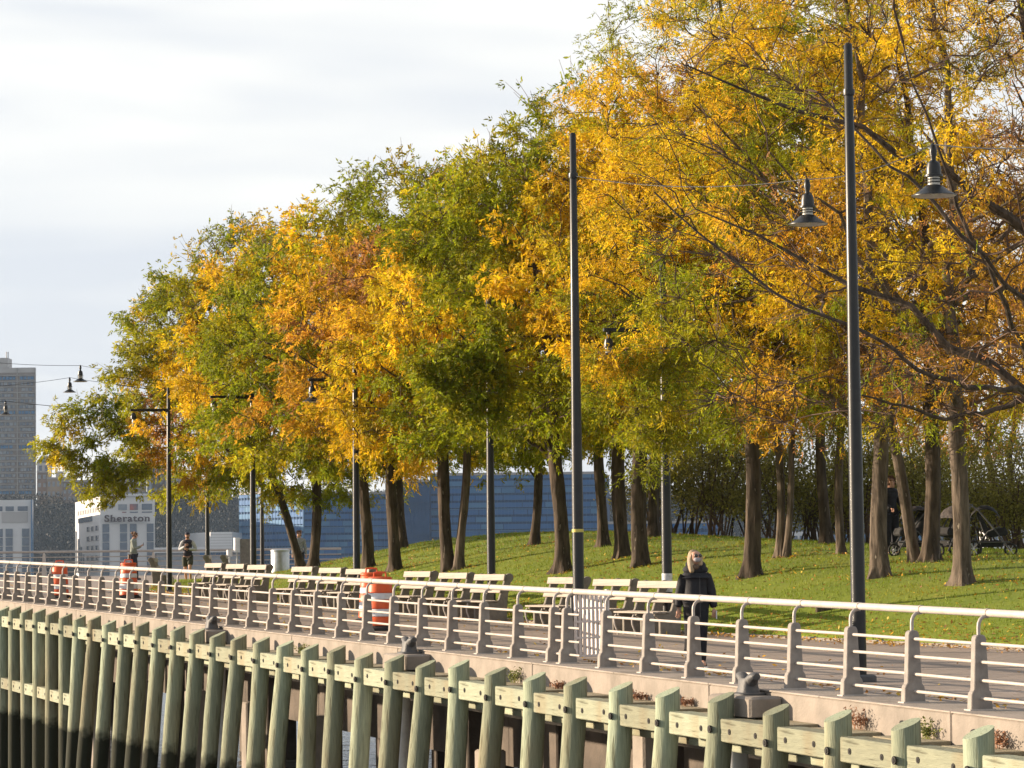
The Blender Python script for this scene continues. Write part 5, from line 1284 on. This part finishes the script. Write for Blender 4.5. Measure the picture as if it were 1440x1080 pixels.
glass_block(605, 850, 667, 1500, 'widest blue glass office behind the middle of the mound', 14, seed=4)
glass_block(850, 1010, 735, 1500, 'low blue building glimpsed left of the hedge', 5, seed=5)
# low terminal and white warehouse
Yq = 1475.0
wh = thing('warehouse', (pxx(290, 760, Yq), Yq + 6, BZ), 'white warehouse box behind the jogger across the river', 'building')
A_, B_, C2 = (pxx(260, 760, Yq + 60), Yq + 60.0), (pxx(296, 760, Yq + 6), Yq + 6.0), (pxx(326.5, 760, Yq + 6), Yq + 6.0)
body('wall', [A_, B_, C2, (C2[0], Yq + 60)], BZ, pz(748, Yq, 300), M['white'], wh)
for k in range(5): ubox('panel_joint', M['greyclad'], wh, B_, C2, pz(752 + k * 4, Yq, 300), pz(751.3 + k * 4, Yq, 300), .3)
tm_ = thing('ferry_terminal', (pxx(280, 790, Yq), Yq, BZ), 'long low ferry terminal with grey roof and blue lettering across the river', 'building')
A_, B_ = (pxx(222, 790, Yq), Yq - 6.0), (pxx(336, 790, Yq), Yq - 6.0)
body('wall', [A_, B_, (B_[0], Yq + 4), (A_[0], Yq + 4)], BZ, pz(777, Yq, 280), M['roofgrey'], tm_)
ubox('roof', M['white'], tm_, (A_[0] - 1, A_[1] + 5), (B_[0] + 1, B_[1] + 5), pz(777, Yq, 280), pz(769.5, Yq, 280), 13)
ubox('fascia', M['brick'], tm_, A_, B_, pz(774.5, Yq, 280), pz(772.5, Yq, 280), 1.0)
for i in range(8): ubox('window', M['win'], tm_, lerp2(A_, B_, .02 + i * .045), lerp2(A_, B_, .06 + i * .045), pz(787, Yq, 280), pz(780, Yq, 280), .7)
# blurred blue letters of the terminal: roundel and two words
lb_m = mat('blue_letters', (.03, .13, .30), None, .5, .6)
def blue_text(text, px0, px1, pyb, pyt, Y, parent):
    cu = bpy.data.curves.new('sign', 'FONT'); cu.body = text; cu.size = 1; cu.extrude = .02; cu.offset = .015
    to = bpy.data.objects.new('sign', cu); COL.objects.link(to); dg = bpy.context.evaluated_depsgraph_get(); me = bpy.data.meshes.new_from_object(to.evaluated_get(dg)); COL.objects.unlink(to)
    co = np.array([v.co[:] for v in me.vertices]); a, b, c, d = co[:, 0].min(), co[:, 0].max(), co[:, 1].min(), co[:, 1].max()
    X0, X1 = pxx(px0, pyb, Y), pxx(px1, pyb, Y); Z0, Z1 = pz(pyb, Y, px0), pz(pyt, Y, px0)
    for v in me.vertices: v.co = Vector(((v.co.x - a) / (b - a) * (X1 - X0) + X0, Y - v.co.z * 15, (v.co.y - c) / (d - c) * (Z1 - Z0) + Z0)) - parent.location
    me.materials.clear(); me.materials.append(lb_m); place('sign_lettering', me, parent)
blue_text('NY WATERWAY', 297, 327, 781.5, 776.6, Yq - 6.6, tm_)
MB().lathe([(1.1, 0), (1.1, .4)], 16).build('sign_roundel', lb_m, tm_, loc=Vector((pxx(284, 779, Yq - 6.8), Yq - 6.8, pz(779.5, Yq, 284))) - tm_.location).rotation_euler = (math.pi/2, 0, 0)
# pale low buildings seen through the hedge
for px0, px1, t0, m, lb in ((1105, 1150, 748, 'white', 'pale low building glimpsed through the hedge right of the forked pair'), (1395, 1440, 744, 'white', 'pale low building glimpsed at the right edge'), (1180, 1300, 752, 'bluel', 'blue low roof glimpsed behind the hedge')):
    o = thing('shore_building', (pxx(px0, 770, 1500), 1500, BZ), lb, 'building'); X0, X1 = pxx(px0, 770, 1500), pxx(px1, 770, 1500); zt = pz(t0, 1500, px0)
    body('wall', [(X0, 1500), (X1, 1500), (X1, 1540), (X0, 1540)], BZ, zt, M[m], o)
    for i in range(5): ubox('window', M['glassd'], o, (X0 + (X1 - X0) * (.06 + .19 * i), 1500), (X0 + (X1 - X0) * (.18 + .19 * i), 1500), zt - 6, zt - 2, .6)
# river air: one even box of haze round everything
def haze():
    m = bpy.data.materials.new('haze'); m.use_nodes = True; t = m.node_tree; t.nodes.remove(t.nodes['Principled BSDF'])
    v = t.nodes.new('ShaderNodeVolumePrincipled'); v.inputs['Density'].default_value = .00004; v.inputs['Color'].default_value = (.62, .80, 1, 1); v.inputs['Anisotropy'].default_value = .3
    t.links.new(v.outputs[0], t.nodes['Material Output'].inputs['Volume'])
    o = MB().box(-2600, 2600, -80, 3300, WZ - 3.2, 175).build('haze', m); tag(o, kind='stuff')
haze()
